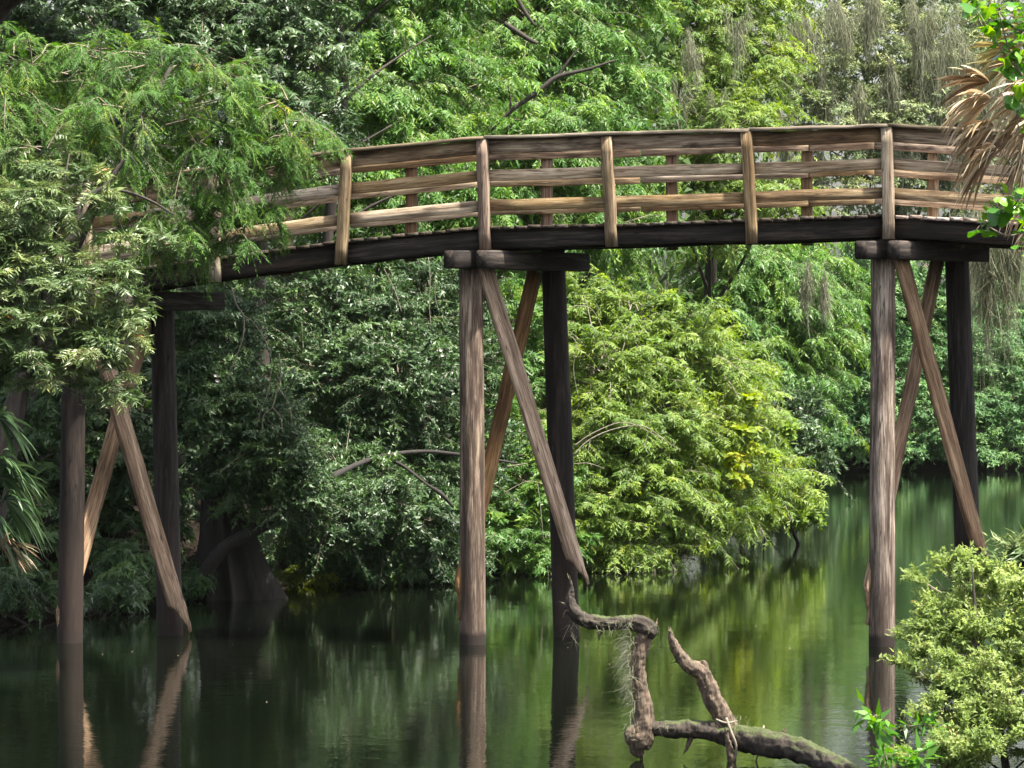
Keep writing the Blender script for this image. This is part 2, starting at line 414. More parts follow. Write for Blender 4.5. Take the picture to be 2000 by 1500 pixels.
gx = np.concatenate([[-3000, -1200, -500, -220, -120, -80], np.arange(-55, 60.01, .6), [80, 120, 220, 500, 1200, 3000]])
gy = np.concatenate([[-3000, -1200, -500, -200, -90, -40], np.arange(-15, 135.01, .6), [160, 220, 400, 900, 1800, 3500]])
XX, YY = np.meshgrid(gx, gy, indexing='ij')
ZZ = gz(XX.ravel(), YY.ravel()).reshape(XX.shape)
V = np.stack([XX.ravel(), YY.ravel(), ZZ.ravel()], 1)
i, j = np.meshgrid(np.arange(len(gx) - 1), np.arange(len(gy) - 1), indexing='ij')
a = (i * len(gy) + j).ravel()
F = np.stack([a, a + len(gy), a + len(gy) + 1, a + 1], 1)
tag(link('ground', np_mesh('ground', V, F, mat=ground_mat(), smooth=True)), kind='structure')
wv = [(-300, 10, 0), (300, 10, 0), (300, 300, 0), (-300, 300, 0)]
tag(link('river_water', np_mesh('river_water', wv, [(0, 1, 2, 3)], mat=water_mat())), kind='structure')

# ------------------------------------------------------------------ tubes
def catmull(pts, n):
    pts = np.asarray(pts, float)
    p = np.vstack([2 * pts[0] - pts[1], pts, 2 * pts[-1] - pts[-2]])
    out = []
    for k in range(1, len(p) - 2):
        for t in np.linspace(0, 1, n, endpoint=False):
            out.append(.5 * ((2 * p[k]) + (-p[k - 1] + p[k + 1]) * t + (2 * p[k - 1] - 5 * p[k] + 4 * p[k + 1] - p[k + 2]) * t * t
                             + (-p[k - 1] + 3 * p[k] - 3 * p[k + 1] + p[k + 2]) * t ** 3))
    out.append(p[-2])
    return np.array(out)

class Geo:
    def __init__(s): s.V = []; s.F4 = []; s.F3 = []; s.n = 0; s.T = []
    def add(s, V, F4=None, F3=None):
        V = np.asarray(V, float)
        if F4 is not None and len(F4): s.F4.append(np.asarray(F4) + s.n)
        if F3 is not None and len(F3): s.F3.append(np.asarray(F3) + s.n)
        s.V.append(V); s.n += len(V)
    def tube(s, pts, radii, sides=8, sub=4, rough=0.0, seed=0, flat_end=False):
        """round limb through pts (n,3) with radii (n,)"""
        q = catmull(np.column_stack([np.asarray(pts, float), radii]), sub) if len(pts) > 2 and sub > 1 else np.column_stack([np.asarray(pts, float), radii])
        c = q[:, :3]; r = np.maximum(q[:, 3], .0008)
        t = norm(np.gradient(c, axis=0))
        ref = np.array([0.31, -.2, .93]) if abs(t[0] @ np.array([0.31, -.2, .93])) < .9 else np.array([1., .1, 0])
        u = norm(np.cross(t[0], ref)); us = [u]
        for k in range(1, len(c)):
            u = u - (u @ t[k]) * t[k]; u = u / max(np.linalg.norm(u), 1e-9); us.append(u)
        us = np.array(us); vs = np.cross(t, us)
        an = np.linspace(0, 2 * math.pi, sides, endpoint=False)
        rr = np.repeat(r[:, None], sides, 1)
        if rough > 0:
            g = np.random.default_rng(seed + 11)
            rr = rr * (1 + rough * (.5 * np.sin(an[None] * 3 + g.random() * 6 + np.arange(len(c))[:, None] * .4) * .6 + g.normal(0, .45, rr.shape)))
            rr = (rr + np.roll(rr, 1, 1) + np.roll(rr, -1, 1)) / 3
        V = c[:, None] + us[:, None] * (np.cos(an)[None, :, None] * rr[..., None]) + vs[:, None] * (np.sin(an)[None, :, None] * rr[..., None])
        m = len(c); k = np.arange(m - 1)[:, None] * sides; a = np.arange(sides)[None]
        b = (a + 1) % sides
        F = np.stack([k + a, k + b, k + sides + b, k + sides + a], -1).reshape(-1, 4)
        V = V.reshape(-1, 3)
        V = np.vstack([V, c[0], c[-1]])
        i0, i1 = m * sides, m * sides + 1
        aa = np.arange(sides); bb = (aa + 1) % sides
        F3 = np.vstack([np.stack([np.full(sides, i0), bb, aa], 1), np.stack([np.full(sides, i1), (m - 1) * sides + aa, (m - 1) * sides + bb], 1)])
        s.add(V, F, F3)
    def barked(s, pts, radii, sides=28, sub=22, ridge=.22, lump=.25, seed=0, jag=.0):
        """limb with lengthwise bark ridges, lumps and jagged broken ends"""
        n0 = len(s.V)
        s.tube(pts, radii, sides, sub, 0, seed)
        V = s.V[-1]; m = (len(V) - 2) // sides
        ring = V[:-2].reshape(m, sides, 3); c = ring.mean(1); rv = ring - c[:, None]
        rad = np.linalg.norm(rv, axis=-1).mean(1)
        ds = np.concatenate([[0], np.cumsum(np.linalg.norm(np.diff(c, axis=0), axis=1))])
        for i in range(m):
            for j in range(sides):
                a = 2 * math.pi * j / sides
                ca, sa = math.cos(a), math.sin(a)
                n1 = mnoise.noise(Vector((ca * 3.2 + seed * 5, sa * 3.2, ds[i] * 5)))
                n2 = mnoise.noise(Vector((ca * 7 + seed, sa * 7, ds[i] * 14 + 9)))
                n3 = mnoise.noise(Vector((ca * .9 + seed * 2, sa * .9, ds[i] * 9)))
                k = 1 + ridge * (.5 - 1.6 * abs(n1)) + ridge * .6 * n2 + lump * n3
                rv[i, j] *= k
        t = norm(np.gradient(c, axis=0))
        ring = c[:, None] + rv
        if jag:
            for j in range(sides):
                ring[-1, j] += t[-1] * jag * mnoise.noise(Vector((j * 1.7, seed, 0))) * 2
                ring[0, j] -= t[0] * jag * mnoise.noise(Vector((j * 1.9, seed, 5))) * 2
        V[:-2] = ring.reshape(-1, 3)
    def mesh(s, name, mat, origin=(0, 0, 0), smooth=True, tint=None):
        V = np.vstack(s.V) - np.asarray(origin)
        return np_mesh(name, V, np.vstack(s.F4) if s.F4 else None, np.vstack(s.F3) if s.F3 else None, mat, tint, smooth)

# ------------------------------------------------------------------ foliage
def leaves_geo(b, a, L, W, up=None, up_j=.55, fold=.12, rng=R, tri=False):
    """b base points, a unit directions, L, W lengths -> kite-shaped folded leaves"""
    n = len(b)
    u = np.tile([0, 0, 1.], (n, 1)) if up is None else up
    u = u + rng.normal(0, up_j, (n, 3))
    u = norm(u - (u * a).sum(1, keepdims=True) * a)
    s = np.cross(a, u)
    L = L[:, None]; W = W[:, None]
    if tri:
        V = np.empty((n, 3, 3))
        V[:, 0] = b + a * L * .12 + s * W * .55
        V[:, 1] = b + a * L - u * L * .07
        V[:, 2] = b - s * W * .45
        return V.reshape(-1, 3), np.arange(n * 3).reshape(n, 3)
    V = np.empty((n, 4, 3))
    V[:, 0] = b
    V[:, 1] = b + a * L * .42 + s * W * .5 + u * W * fold
    V[:, 2] = b + a * L - u * L * .07
    V[:, 3] = b + a * L * .42 - s * W * .5 + u * W * fold
    F = (np.arange(n)[:, None] * 4 + np.arange(4)[None])
    return V.reshape(-1, 3), F

UPB = .75
def crown(blobs, n_leaves, leaf=(.10, .032), twig=.24, per=9, droop=.5, style='pinnate', spread=.9, seed=0,
          bough_len=.8, clear=0.0, tipbias=.0, updir=.35, tier=0.0, tri=False):
    """blobs: list of (centre xyz, radii xyz, weight). Boughs grow outward through each blob, twigs along the boughs, leaves along the twigs."""
    rng = np.random.default_rng(seed + 100)
    per_b = 13
    nb = max(6, int(n_leaves / (per * per_b)))
    w = np.array([bl[2] * (bl[1][0] * bl[1][2]) for bl in blobs]); w = w / w.sum()
    idx = rng.choice(len(blobs), nb, p=w)
    C = np.array([bl[0] for bl in blobs], float)[idx]; RR = np.array([bl[1] for bl in blobs], float)[idx]
    o = norm(rng.normal(0, 1, (nb, 3)) + np.array([0, -.35, .15]))
    rad = rng.uniform(.25, .95, nb)[:, None] ** .6
    if tier > 0:       # gather boughs into shelves
        o[:, 2] = np.round(o[:, 2] / tier) * tier + rng.normal(0, tier * .12, nb)
        o = norm(o)
    start = C + o * RR * rad * .86
    d = norm(o * np.array([1, 1, .5]) + rng.normal(0, .38, (nb, 3)) + np.array([0, 0, updir]))
    bl_len = bough_len * rng.uniform(.5, 1.15, nb) * np.minimum(1.0, RR.mean(1) / .9)
    bl_len = bl_len * np.where(rng.random(nb) < .13, 1.7, 1.0)
    clump = rng.random(nb)
    lsz = rng.uniform(.72, 1.3, nb)
    # twigs
    t = np.linspace(.18, 1, per_b)[None] + rng.uniform(-.04, .04, (nb, per_b))
    g = np.array([0, 0, -1.])
    pt = start[:, None] + d[:, None] * (bl_len[:, None] * t)[..., None] + g * (droop * bl_len[:, None] * t ** 2 * .55)[..., None]
    tang = norm(d[:, None] + g * (droop * 1.1 * t)[..., None])
    side = norm(np.cross(tang, np.array([0, 0, 1.])))
    sgn = np.where(np.arange(per_b) % 2 == 0, 1, -1)[None, :, None]
    td = norm(tang * .75 + side * sgn * spread * rng.uniform(.4, 1.2, (nb, per_b, 1)) + rng.normal(0, .28, (nb, per_b, 3)) + g * droop * .35)
    tl = twig * rng.uniform(.6, 1.25, (nb, per_b)) * (1.15 - .45 * t)
    # skeleton
    tw0 = pt.reshape(-1, 3); twd = td.reshape(-1, 3); twl = tl.reshape(-1)
    M = len(tw0)
    k = (np.arange(per) + .6) / per
    kk = k[None] + rng.uniform(-.03, .03, (M, per))
    gcurve = droop * .5
    b = tw0[:, None] + twd[:, None] * (twl[:, None] * kk)[..., None] + g * (gcurve * twl[:, None] * kk ** 2)[..., None]
    tg = norm(twd[:, None] + g * (2 * gcurve * kk)[..., None])
    sd_ = norm(np.cross(tg, np.array([0, 0, 1.]) + rng.normal(0, .4, (M, 1, 3))))
    sg = np.where(np.arange(per) % 2 == 0, 1, -1)[None, :, None]
    if style == 'pinnate':
        a = norm(tg * .65 + sd_ * sg * .85 + rng.normal(0, .18, (M, per, 3)) + g * droop * .35)
    elif style == 'feather':
        a = norm(tg * .75 + sd_ * sg * .7 + rng.normal(0, .10, (M, per, 3)))
    else:               # whorled tufts
        a = norm(tg * .55 + rng.normal(0, .75, (M, per, 3)) + g * droop * .2)
    b = b.reshape(-1, 3); a = a.reshape(-1, 3)
    n = len(b)
    L = leaf[0] * rng.uniform(.65, 1.25, n); W = leaf[1] * rng.uniform(.7, 1.25, n)
    ls = np.repeat(lsz, per_b * per); L = L * ls; W = W * ls
    tint = np.repeat(clump, per_b * per) * .55 + np.repeat(rng.random(M), per) * .25 + rng.random(n) * .24
    keep = b[:, 2] > .04
    if clear > 0: keep &= rng.random(n) > clear
    b, a, L, W, tint = b[keep], a[keep], L[keep], W[keep], tint[keep]
    up = np.repeat(o, per_b * per, 0)[keep] * UPB + np.array([0, 0, .85])
    V, F = leaves_geo(b, a, L, W, up=up, up_j=.42, rng=rng, tri=tri)
    # wood: bough polylines (3-sided) + twig slivers
    G = Geo()
    ts = np.array([-.25, .3, .65, 1.0])
    bp_ = start[:, None] + d[:, None] * (bl_len[:, None] * ts[None])[..., None] + g * (droop * bl_len[:, None] * np.maximum(ts, 0)[None] ** 2 * .55)[..., None]
    rads = np.array([.014, .010, .007, .003]) * min(1.6, max(.5, bough_len))
    tt = norm(d[:, None] + g * (droop * np.maximum(ts, 0)[None] * 1.1)[..., None])
    s1 = norm(np.cross(tt, np.array([0.1, .2, 1.]))); s2 = np.cross(tt, s1)
    ang = np.array([0, 2.094, 4.189])
    VV = bp_[:, :, None] + (s1[:, :, None] * np.cos(ang)[None, None, :, None] + s2[:, :, None] * np.sin(ang)[None, None, :, None]) * rads[None, :, None, None]
    base = (np.arange(nb) * 12)[:, None, None]
    q = np.arange(3)[None, :, None] * 3; aa = np.arange(3)[None, None]; bb = (aa + 1) % 3
    Fq = np.stack(np.broadcast_arrays(base + q + aa, base + q + bb, base + q + 3 + bb, base + q + 3 + aa), -1).reshape(-1, 4)
    G.add(VV.reshape(-1, 3), Fq)
    e = tw0 + twd * twl[:, None] + g * (gcurve * twl)[:, None]
    sdv = norm(np.cross(twd, rng.normal(0, 1, (M, 3)))) * .0032
    TV = np.stack([tw0 - sdv, tw0 + sdv, e], 1).reshape(-1, 3)
    G.add(TV, None, np.arange(M * 3).reshape(M, 3))
    return V, F, tint, G

def plant(name, label, cat, base, blobs_px, n, mat, trunk_r=.12, bark='dark', group=None, lean=None, limbs=True, trunk=True,
          origin_z=None, crown_name='crown', extra=None, wood='twig', rz_depth=None, **kw):
    """blobs_px: (px, py, rx_px, rz_px, Y[, depth_m[, weight]])"""
    base = Vector(base)
    e = empty(name, base, label, cat, group)
    blobs = []
    for bl in blobs_px:
        px, py, rx, rz, Y = bl[:5]
        dep = bl[5] if len(bl) > 5 else None
        wt = bl[6] if len(bl) > 6 else 1.0
        c = P(px, py, Y); rxm = rx / FPX * Y; rzm = rz / FPX * Y
        blobs.append((tuple(c), (rxm, dep if dep else (rxm + rzm) * .5, rzm), wt))
    seed = kw.get('seed', 0)
    V, F, tint, G = crown(blobs, n, **kw)
    bo = np.array(base)
    link(crown_name, np_mesh(crown_name, V - bo, F, mat=LM[mat], tint=tint), e)
    link('branch_twigs', G.mesh('branch_twigs', BM[wood], bo), e)['kind'] = 'stuff'
    rng = random.Random(seed)
    if trunk:
        cs = [Vector(b[0]) for b in blobs]
        top = sum(cs, Vector()) / len(cs)
        hi = max(c.z for c in cs)
        tip = Vector((top.x, top.y, max(hi, top.z)))
        g = Geo()
        b0 = base - Vector((0, 0, .3))
        mid = b0.lerp(tip, .5) + Vector((rng.uniform(-.3, .3), rng.uniform(-.3, .3), 0)) * trunk_r * 6
        if lean: mid += Vector(lean)
        p = [b0, b0.lerp(mid, .5) + Vector((rng.uniform(-1, 1), 0, 0)) * trunk_r, mid, mid.lerp(tip, .55) + Vector((rng.uniform(-1, 1), 0, 0)) * trunk_r * 2, tip]
        g.tube([tuple(q) for q in p], [trunk_r * 1.25, trunk_r, trunk_r * .8, trunk_r * .5, trunk_r * .15], 10, 4, .12, seed)
        link('trunk', g.mesh('trunk', BM[bark], bo), e)
        if limbs:
            g = Geo()
            for k, (c, rr, wt) in enumerate(blobs):
                c = Vector(c)
                # leave the trunk below the blob
                f = min(.95, max(.18, (c.z - base.z) / max(tip.z - base.z, .1) * .62))
                st = b0.lerp(mid, f * 2) if f < .5 else mid.lerp(tip, (f - .5) * 2)
                m1 = st.lerp(c, .5) + Vector((rng.uniform(-.2, .2), rng.uniform(-.2, .2), .1)) * (c - st).length * .4
                g.tube([tuple(st), tuple(m1), tuple(c)], [trunk_r * .30, trunk_r * .2, trunk_r * .07], 7, 5, .12, seed + k)
                for q in range(3):
                    dd = Vector((rng.uniform(-1, 1) * rr[0], rng.uniform(-1, .3) * rr[1], rng.uniform(-.6, .9) * rr[2])) * .85
                    s2 = m1.lerp(c, .3 + .3 * q)
                    mm = s2.lerp(c + dd, .5) + Vector((0, 0, rng.uniform(-.1, .2))) * dd.length
                    g.tube([tuple(s2), tuple(mm), tuple(c + dd)], [trunk_r * .10, trunk_r * .07, .004], 5, 4, .1, seed + k + q)
            link('limbs', g.mesh('limbs', BM[bark], bo), e)
    return e

def gp(px, Y, dz=0.0):
    x = (px - 1000) / FPX * Y
    return (x, Y, float(gz(x, Y)[0]) + dz)

# ---- right background: blue-green trees on the far bank
plant('far_bank_tree', 'pale blue-green tree on the far bank seen between the right-hand piles', 'tree', gp(1700, 112), [
    (1690, 590, 110, 95, 109), (1650, 700, 90, 90, 109), (1740, 760, 90, 90, 108), (1640, 830, 70, 80, 108), (1770, 660, 80, 110, 110), (1700, 860, 80, 45, 107)],
    95000, 'far', .22, bark='dark', leaf=(0.125, 0.05), twig=.34, droop=.35, style='tuft', seed=1, bough_len=1.0, tri=True)
plant('far_bank_tree', 'rounded blue-green tree on the far bank behind the dark right-hand back pile', 'tree', gp(1880, 113), [
    (1860, 560, 90, 90, 110), (1900, 690, 90, 90, 109), (1860, 810, 80, 70, 108), (1960, 620, 90, 100, 111), (1980, 790, 80, 90, 109), (1890, 860, 80, 40, 108), (2060, 700, 80, 140, 111)],
    95000, 'far', .22, leaf=(0.125, 0.05), twig=.34, droop=.35, style='tuft', seed=2, bough_len=1.0, tri=True)
plant('willow_oak', 'mid-green drooping-leaved tree between the bright bush and the pale far bank trees', 'tree', gp(1530, 96), [
    (1480, 560, 120, 100, 92), (1560, 640, 100, 100, 93), (1430, 500, 100, 80, 92), (1590, 540, 70, 80, 94), (1530, 760, 80, 90, 92), (1420, 620, 90, 90, 91)],
    95000, 'hickory', .2, leaf=(0.13, 0.038), twig=.32, droop=.9, seed=3, bough_len=1.0, tri=True)
plant('dark_understorey_bush', 'dark shaded bush at the waterline behind the bright bush tip', 'bush', gp(1520, 88), [
    (1540, 850, 70, 80, 86), (1500, 800, 60, 60, 86), (1560, 900, 45, 30, 86), (1470, 880, 60, 60, 84)],
    22000, 'laurel', .08, leaf=(0.11, 0.045), twig=.25, droop=.4, style='tuft', seed=4, tri=True)
# upper right: live oaks hung with moss
oak1 = plant('live_oak', 'grey-green live oak hung with moss above the right end of the bridge', 'tree', gp(1760, 122), [
    (1560, 140, 130, 90, 98), (1700, 90, 140, 90, 99), (1830, 130, 120, 90, 98), (1640, 240, 130, 70, 97), (1790, 240, 120, 70, 97),
    (1700, 350, 120, 60, 97), (1850, 330, 90, 90, 98), (1600, -60, 160, 90, 100), (1800, -70, 160, 90, 100), (1960, 60, 120, 120, 99), (1560, 380, 90, 60, 96), (1960, 300, 110, 120, 100)],
    150000, 'oak', .22, bark='dark', leaf=(0.11, 0.042), twig=.28, droop=.35, style='tuft', seed=5, bough_len=1.0, spread=1.1, tri=True)
oak2 = plant('live_oak', 'yellowish pale live oak rising behind the middle of the handrail', 'tree', gp(1380, 92), [
    (1330, 60, 120, 90, 88), (1430, 130, 110, 90, 88), (1300, 190, 110, 80, 87), (1420, 260, 110, 70, 86), (1350, 380, 120, 70, 86), (1230, 330, 90, 80, 86),
    (1450, 0, 110, 80, 89), (1330, -90, 150, 90, 89), (1480, 390, 90, 60, 86)],
    125000, 'bright', .16, bark='dark', leaf=(0.12, 0.04), twig=.30, droop=.7, seed=6, bough_len=1.0, tri=True)
# upper middle: hickories
plant('hickory_tree', 'mid-green drooping-leaved tree above the centre of the bridge', 'tree', gp(1080, 72), [
    (1050, 60, 130, 90, 68), (1150, 160, 110, 90, 68), (960, 170, 110, 90, 67), (1080, 260, 120, 70, 66), (950, -40, 140, 90, 69), (1150, -50, 140, 90, 69),
    (1180, 330, 110, 70, 67), (1010, 390, 120, 70, 66), (1170, 440, 110, 60, 66), (1000, 510, 90, 50, 66)],
    125000, 'hickory', .2, leaf=(0.105, 0.032), twig=.30, droop=.85, seed=7, bough_len=.95, tri=True)
plant('hickory_tree', 'darker drooping-leaved tree behind the left end of the handrail', 'tree', gp(800, 68), [
    (760, 60, 120, 90, 64), (850, 170, 110, 90, 64), (720, 190, 90, 90, 63), (800, 280, 110, 70, 63), (700, -40, 140, 90, 65), (850, -60, 130, 90, 65),
    (760, 390, 120, 70, 62), (890, 400, 90, 70, 62), (640, 330, 80, 80, 62)],
    120000, 'hickory', .18, leaf=(0.1, 0.032), twig=.28, droop=.8, seed=8, bough_len=.9, tri=True)
# upper left
plant('bay_tree', 'dark green tree with small leaves in the upper left behind the feathery cypress', 'tree', gp(330, 62), [
    (480, 40, 130, 80, 58), (560, 130, 110, 90, 58), (350, 50, 130, 80, 58), (430, 160, 120, 90, 57), (600, 250, 80, 80, 57), (480, -80, 160, 90, 59), (300, -90, 160, 90, 59), (620, -60, 120, 90, 60)],
    95000, 'laurel', .2, leaf=(0.085, 0.03), twig=.26, droop=.6, seed=9, tri=True)
plant('bay_tree', 'shadowy tree filling the top left corner behind the silvery shrub', 'tree', gp(90, 60), [
    (60, 60, 130, 90, 56), (190, 90, 120, 90, 56), (40, 220, 110, 90, 55), (170, 230, 120, 90, 55), (60, -90, 170, 100, 57), (220, -80, 140, 90, 57), (-60, 100, 120, 140, 56)],
    80000, 'laurel', .2, leaf=(0.085, 0.03), twig=.26, droop=.6, seed=10, tri=True)
# centre left: glossy dark trees over the bank
plant('water_laurel', 'dark glossy-leaved tree beneath the left span, just right of the left back pile', 'tree', gp(420, 56), [
    (420, 640, 80, 70, 52), (440, 800, 85, 80, 51.5), (520, 860, 80, 70, 51.5), (400, 760, 60, 70, 51.5), (560, 960, 90, 60, 52), (470, 930, 70, 70, 52), (650, 1010, 80, 60, 53)],
    100000, 'laurel', .13, leaf=(0.065, 0.026), twig=.2, droop=.35, style='tuft', seed=11, bough_len=.75, tri=True)
plant('water_laurel', 'large shadowed glossy tree beneath the left span, left of the middle bent', 'tree', gp(700, 62), [
    (620, 600, 100, 70, 57), (740, 640, 110, 80, 57), (860, 600, 100, 80, 58), (640, 730, 100, 80, 56), (790, 760, 110, 90, 56), (880, 860, 90, 90, 57), (720, 860, 100, 70, 56), (900, 720, 80, 80, 57)],
    125000, 'laurel', .16, leaf=(0.072, 0.029), twig=.2, droop=.4, style='tuft', seed=12, bough_len=.8, tri=True)
plant('waterside_bush', 'green glossy bush reaching low over the water left of the middle front pile', 'bush', gp(760, 60), [
    (700, 960, 100, 60, 54), (800, 1010, 100, 70, 55), (860, 950, 80, 60, 56), (660, 900, 70, 40, 54), (860, 1080, 80, 50, 56), (740, 1070, 90, 50, 56)],
    70000, 'laurel', .06, leaf=(0.072, 0.029), twig=.2, droop=.4, style='tuft', seed=13, bough_len=.7, updir=.1, tri=True)
plant('bank_bush', 'black-green undergrowth in the deep shade behind the crossing braces of the left bent', 'bush', gp(190, 54), [
    (60, 900, 110, 90, 52.5), (200, 880, 100, 90, 53), (300, 960, 80, 90, 54), (60, 1040, 90, 70, 51.5), (180, 1040, 80, 60, 53), (260, 760, 90, 80, 54), (330, 860, 60, 80, 54.5), (120, 780, 110, 80, 53)],
    36000, 'laurel', .05, leaf=(.11, .042), twig=.22, droop=.6, seed=88, bough_len=.7, tri=True)
plant('bank_bush', 'dark leafy sprays hanging over the bank right of the fluted cypress base', 'bush', gp(560, 57), [
    (560, 1050, 60, 40, 54.0), (620, 1060, 60, 35, 54.5), (700, 1090, 70, 25, 55.2), (780, 1110, 70, 22, 55.6)],
    16000, 'laurel', .03, leaf=(.08, .028), twig=.2, droop=.7, seed=89, bough_len=.5, tri=True, limbs=False)
plant('bank_bush', 'low dark ferny growth on the bank at the waterline beside the left front pile', 'bush', gp(60, 50), [
    (20, 1140, 70, 34, 47.6, .6), (110, 1150, 50, 28, 48.3, .6), (230, 1140, 50, 30, 49.5, .6), (270, 1090, 60, 40, 51, .8), (390, 1120, 30, 24, 52.2, .5)],
    16000, 'laurel', .03, leaf=(.10, .026), twig=.22, droop=.8, seed=91, bough_len=.5, tri=True, limbs=False, trunk=False, crown_name='fronds')
# the bright bush over the water
plant('overhanging_bush', 'large bright yellow-green bush overhanging the water right of the middle bent', 'bush', gp(1230, 66), [
    (1240, 610, 80, 40, 61), (1150, 590, 70, 40, 61), (1330, 700, 110, 80, 61), (1200, 730, 100, 80, 60), (1400, 800, 90, 90, 62), (1280, 830, 110, 80, 60), (1170, 860, 100, 80, 59.5),
    (1390, 920, 100, 70, 62), (1250, 960, 110, 80, 59.5), (1440, 955, 80, 45, 64), (1500, 930, 60, 45, 65), (1550, 965, 45, 18, 65.5), (1150, 1010, 100, 70, 59), (1330, 1030, 80, 45, 60.5), (1200, 1080, 90, 40, 59), (1060, 640, 70, 70, 61), (1440, 720, 50, 60, 64)],
    190000, 'bright', .12, bark='dark', leaf=(0.085, 0.028), twig=.26, droop=.6, seed=14, bough_len=.95, spread=1.1, wood='pale', tri=True)
plant('overhanging_bush', 'mixed green bush seen between the two piles of the middle bent', 'bush', gp(1000, 62), [
    (1000, 620, 70, 60, 60), (1010, 740, 70, 80, 60), (990, 860, 80, 80, 59), (1040, 960, 80, 70, 58.5), (980, 1040, 80, 60, 58), (1060, 1070, 80, 45, 58), (930, 960, 60, 70, 58.5)],
    70000, 'hickory', .08, leaf=(0.078, 0.026), twig=.22, droop=.5, seed=15, tri=True)
plant('overhanging_bush', 'low tip of greenery reaching furthest right above the water', 'bush', gp(1400, 74), [
    (1500, 990, 60, 35, 66), (1560, 990, 40, 28, 66.5), (1450, 1010, 60, 35, 65.5), (1530, 960, 45, 25, 66.5), (1480, 940, 50, 40, 67)],
    16000, 'bright', .05, leaf=(0.09, 0.04), twig=.22, droop=.25, style='tuft', seed=16, bough_len=.6, lean=(.8, -3, -.6))
plant('yellow_vine', 'bright yellow vine clambering on the right flank of the large bush', 'vine', gp(1440, 74), [
    (1490, 800, 32, 26, 60.4), (1515, 830, 26, 22, 60.4), (1460, 850, 34, 36, 60), (1475, 900, 36, 32, 60), (1450, 790, 26, 26, 60), (1480, 770, 12, 20, 60.4), (1440, 900, 30, 40, 59.8)],
    1500, 'yellow', .02, leaf=(0.1, 0.065), twig=.2, droop=.35, seed=17, bough_len=.4, limbs=False)

plant('added_shade_oak', 'tall oak added mostly above the frame to shade the left bank', 'tree', gp(-640, 56), [  # canopy added mostly out of view, to cast shade on the left bank
    (200, -560, 300, 170, 45, 2.6), (500, -600, 280, 170, 46, 2.6), (800, -640, 250, 170, 46.5, 2.6), (350, -620, 300, 180, 50, 2.8), (680, -660, 280, 170, 50.5, 2.8), (980, -680, 180, 140, 49, 2.4), (-150, -500, 330, 220, 50, 3.2), (-50, -250, 240, 150, 54, 2.6), (-420, -400, 300, 300, 47, 3.4)],
    90000, 'laurel', .34, leaf=(.26, .13), twig=.34, droop=.3, style='tuft', seed=77, bough_len=1.4, tri=True)

# ---- left foreground cypress and willow
plant('bald_cypress', 'feathery green cypress boughs sweeping down in front of the left span', 'tree', gp(-330, 40), [
    (180, 130, 130, 60, 40.5), (330, 130, 120, 55, 40.2), (450, 190, 100, 70, 40.4), (560, 235, 70, 65, 40.6), (610, 300, 42, 50, 40.8), (250, 230, 130, 80, 40),
    (120, 260, 110, 90, 40), (400, 300, 110, 60, 40.2), (500, 330, 80, 45, 40.6), (300, 370, 90, 40, 40.2), (430, 390, 70, 30, 40.2), (520, 415, 40, 25, 40.5), (360, 440, 85, 36, 40.3, .6, .9), (470, 452, 65, 26, 40.3, .5, .8), (250, 450, 60, 40, 40.2, .7, .8),
    (30, 150, 90, 100, 40), (-60, 300, 120, 200, 40)],
    125000, 'cypress', .13, bark='dark', limbs=False, leaf=(.055, .0105), twig=.25, per=24, droop=.85, style='feather', seed=18, bough_len=.8, trunk=True, updir=.15, tri=True)

plant('narrow_leaved_willow', 'silvery narrow-leaved shrub at the left edge in front of the bridge', 'shrub', gp(-160, 37), [
    (60, 400, 90, 60, 37), (150, 380, 70, 50, 37.2), (50, 560, 110, 80, 37), (180, 560, 80, 60, 37.2), (60, 660, 110, 80, 37), (190, 670, 70, 70, 37.3), (250, 470, 45, 25, 37.3),
    (120, 740, 80, 55, 37.2), (215, 755, 40, 45, 37.3), (40, 480, 90, 50, 37), (240, 620, 35, 60, 37.3), (-60, 560, 90, 200, 37), (90, 300, 60, 50, 37.2), (310, 470, 34, 16, 37.4, .3)],
    52000, 'willow', .05, bark='dark', limbs=False, leaf=(0.075, 0.014), twig=.2, per=13, droop=.3, style='pinnate', seed=19, bough_len=.45, updir=.35)

# ------------------------------------------------------------------ deep woods that close the view
def woods(name, spec, n, seed, leaf=(.25, .13)):
    rng = np.random.default_rng(seed)
    pts = []
    for (x0, y0, x1, y1, h, depth, w) in spec:
        k = int(n * w)
        t = rng.random(k); dd = rng.random(k) * depth
        ex, ey = x1 - x0, y1 - y0; ln = math.hypot(ex, ey); nx, ny = -ey / ln, ex / ln
        x = x0 + ex * t + nx * dd; y = y0 + ey * t + ny * dd
        hh = h * (.82 + .18 * np.sin(t * 31 + seed) * np.sin(t * 13))
        z = rng.random(k) ** .9 * hh
        pts.append(np.stack([x, y, z + gz(x, y)], 1))
    b = np.vstack(pts); m = len(b)
    a = norm(rng.normal(0, 1, (m, 3)) + np.array([0, 0, -.5]))
    V, F = leaves_geo(b, a, leaf[0] * rng.uniform(.6, 1.3, m), leaf[1] * rng.uniform(.6, 1.3, m), rng=rng, up_j=.8, tri=True)
    tint = .5 + .35 * np.sin(b[:, 0] * 1.7) * np.cos(b[:, 2] * 1.1 + b[:, 1]) + rng.normal(0, .15, m)
    return tag(link(name, np_mesh(name, V, F, mat=LM['woods'], tint=np.clip(tint, 0, 1))), kind='stuff')
woods('deep_woods', [(6, 118, 40, 121, 22, 5, .26), (2.5, 96, 7, 112, 19, 5, .12), (-14, 73, 3.5, 76, 16, 5, .3), (-24, 62, -8, 66, 15, 5, .22), (1, 76, 4, 96, 18, 4, .10)], 150000, 5)
woods('forest_undergrowth', [(-20, 61, -1, 65, 6.5, 3, .6), (-14, 56.5, -6.2, 59, 4.5, 2, .4)], 56000, 6, (.19, .085))

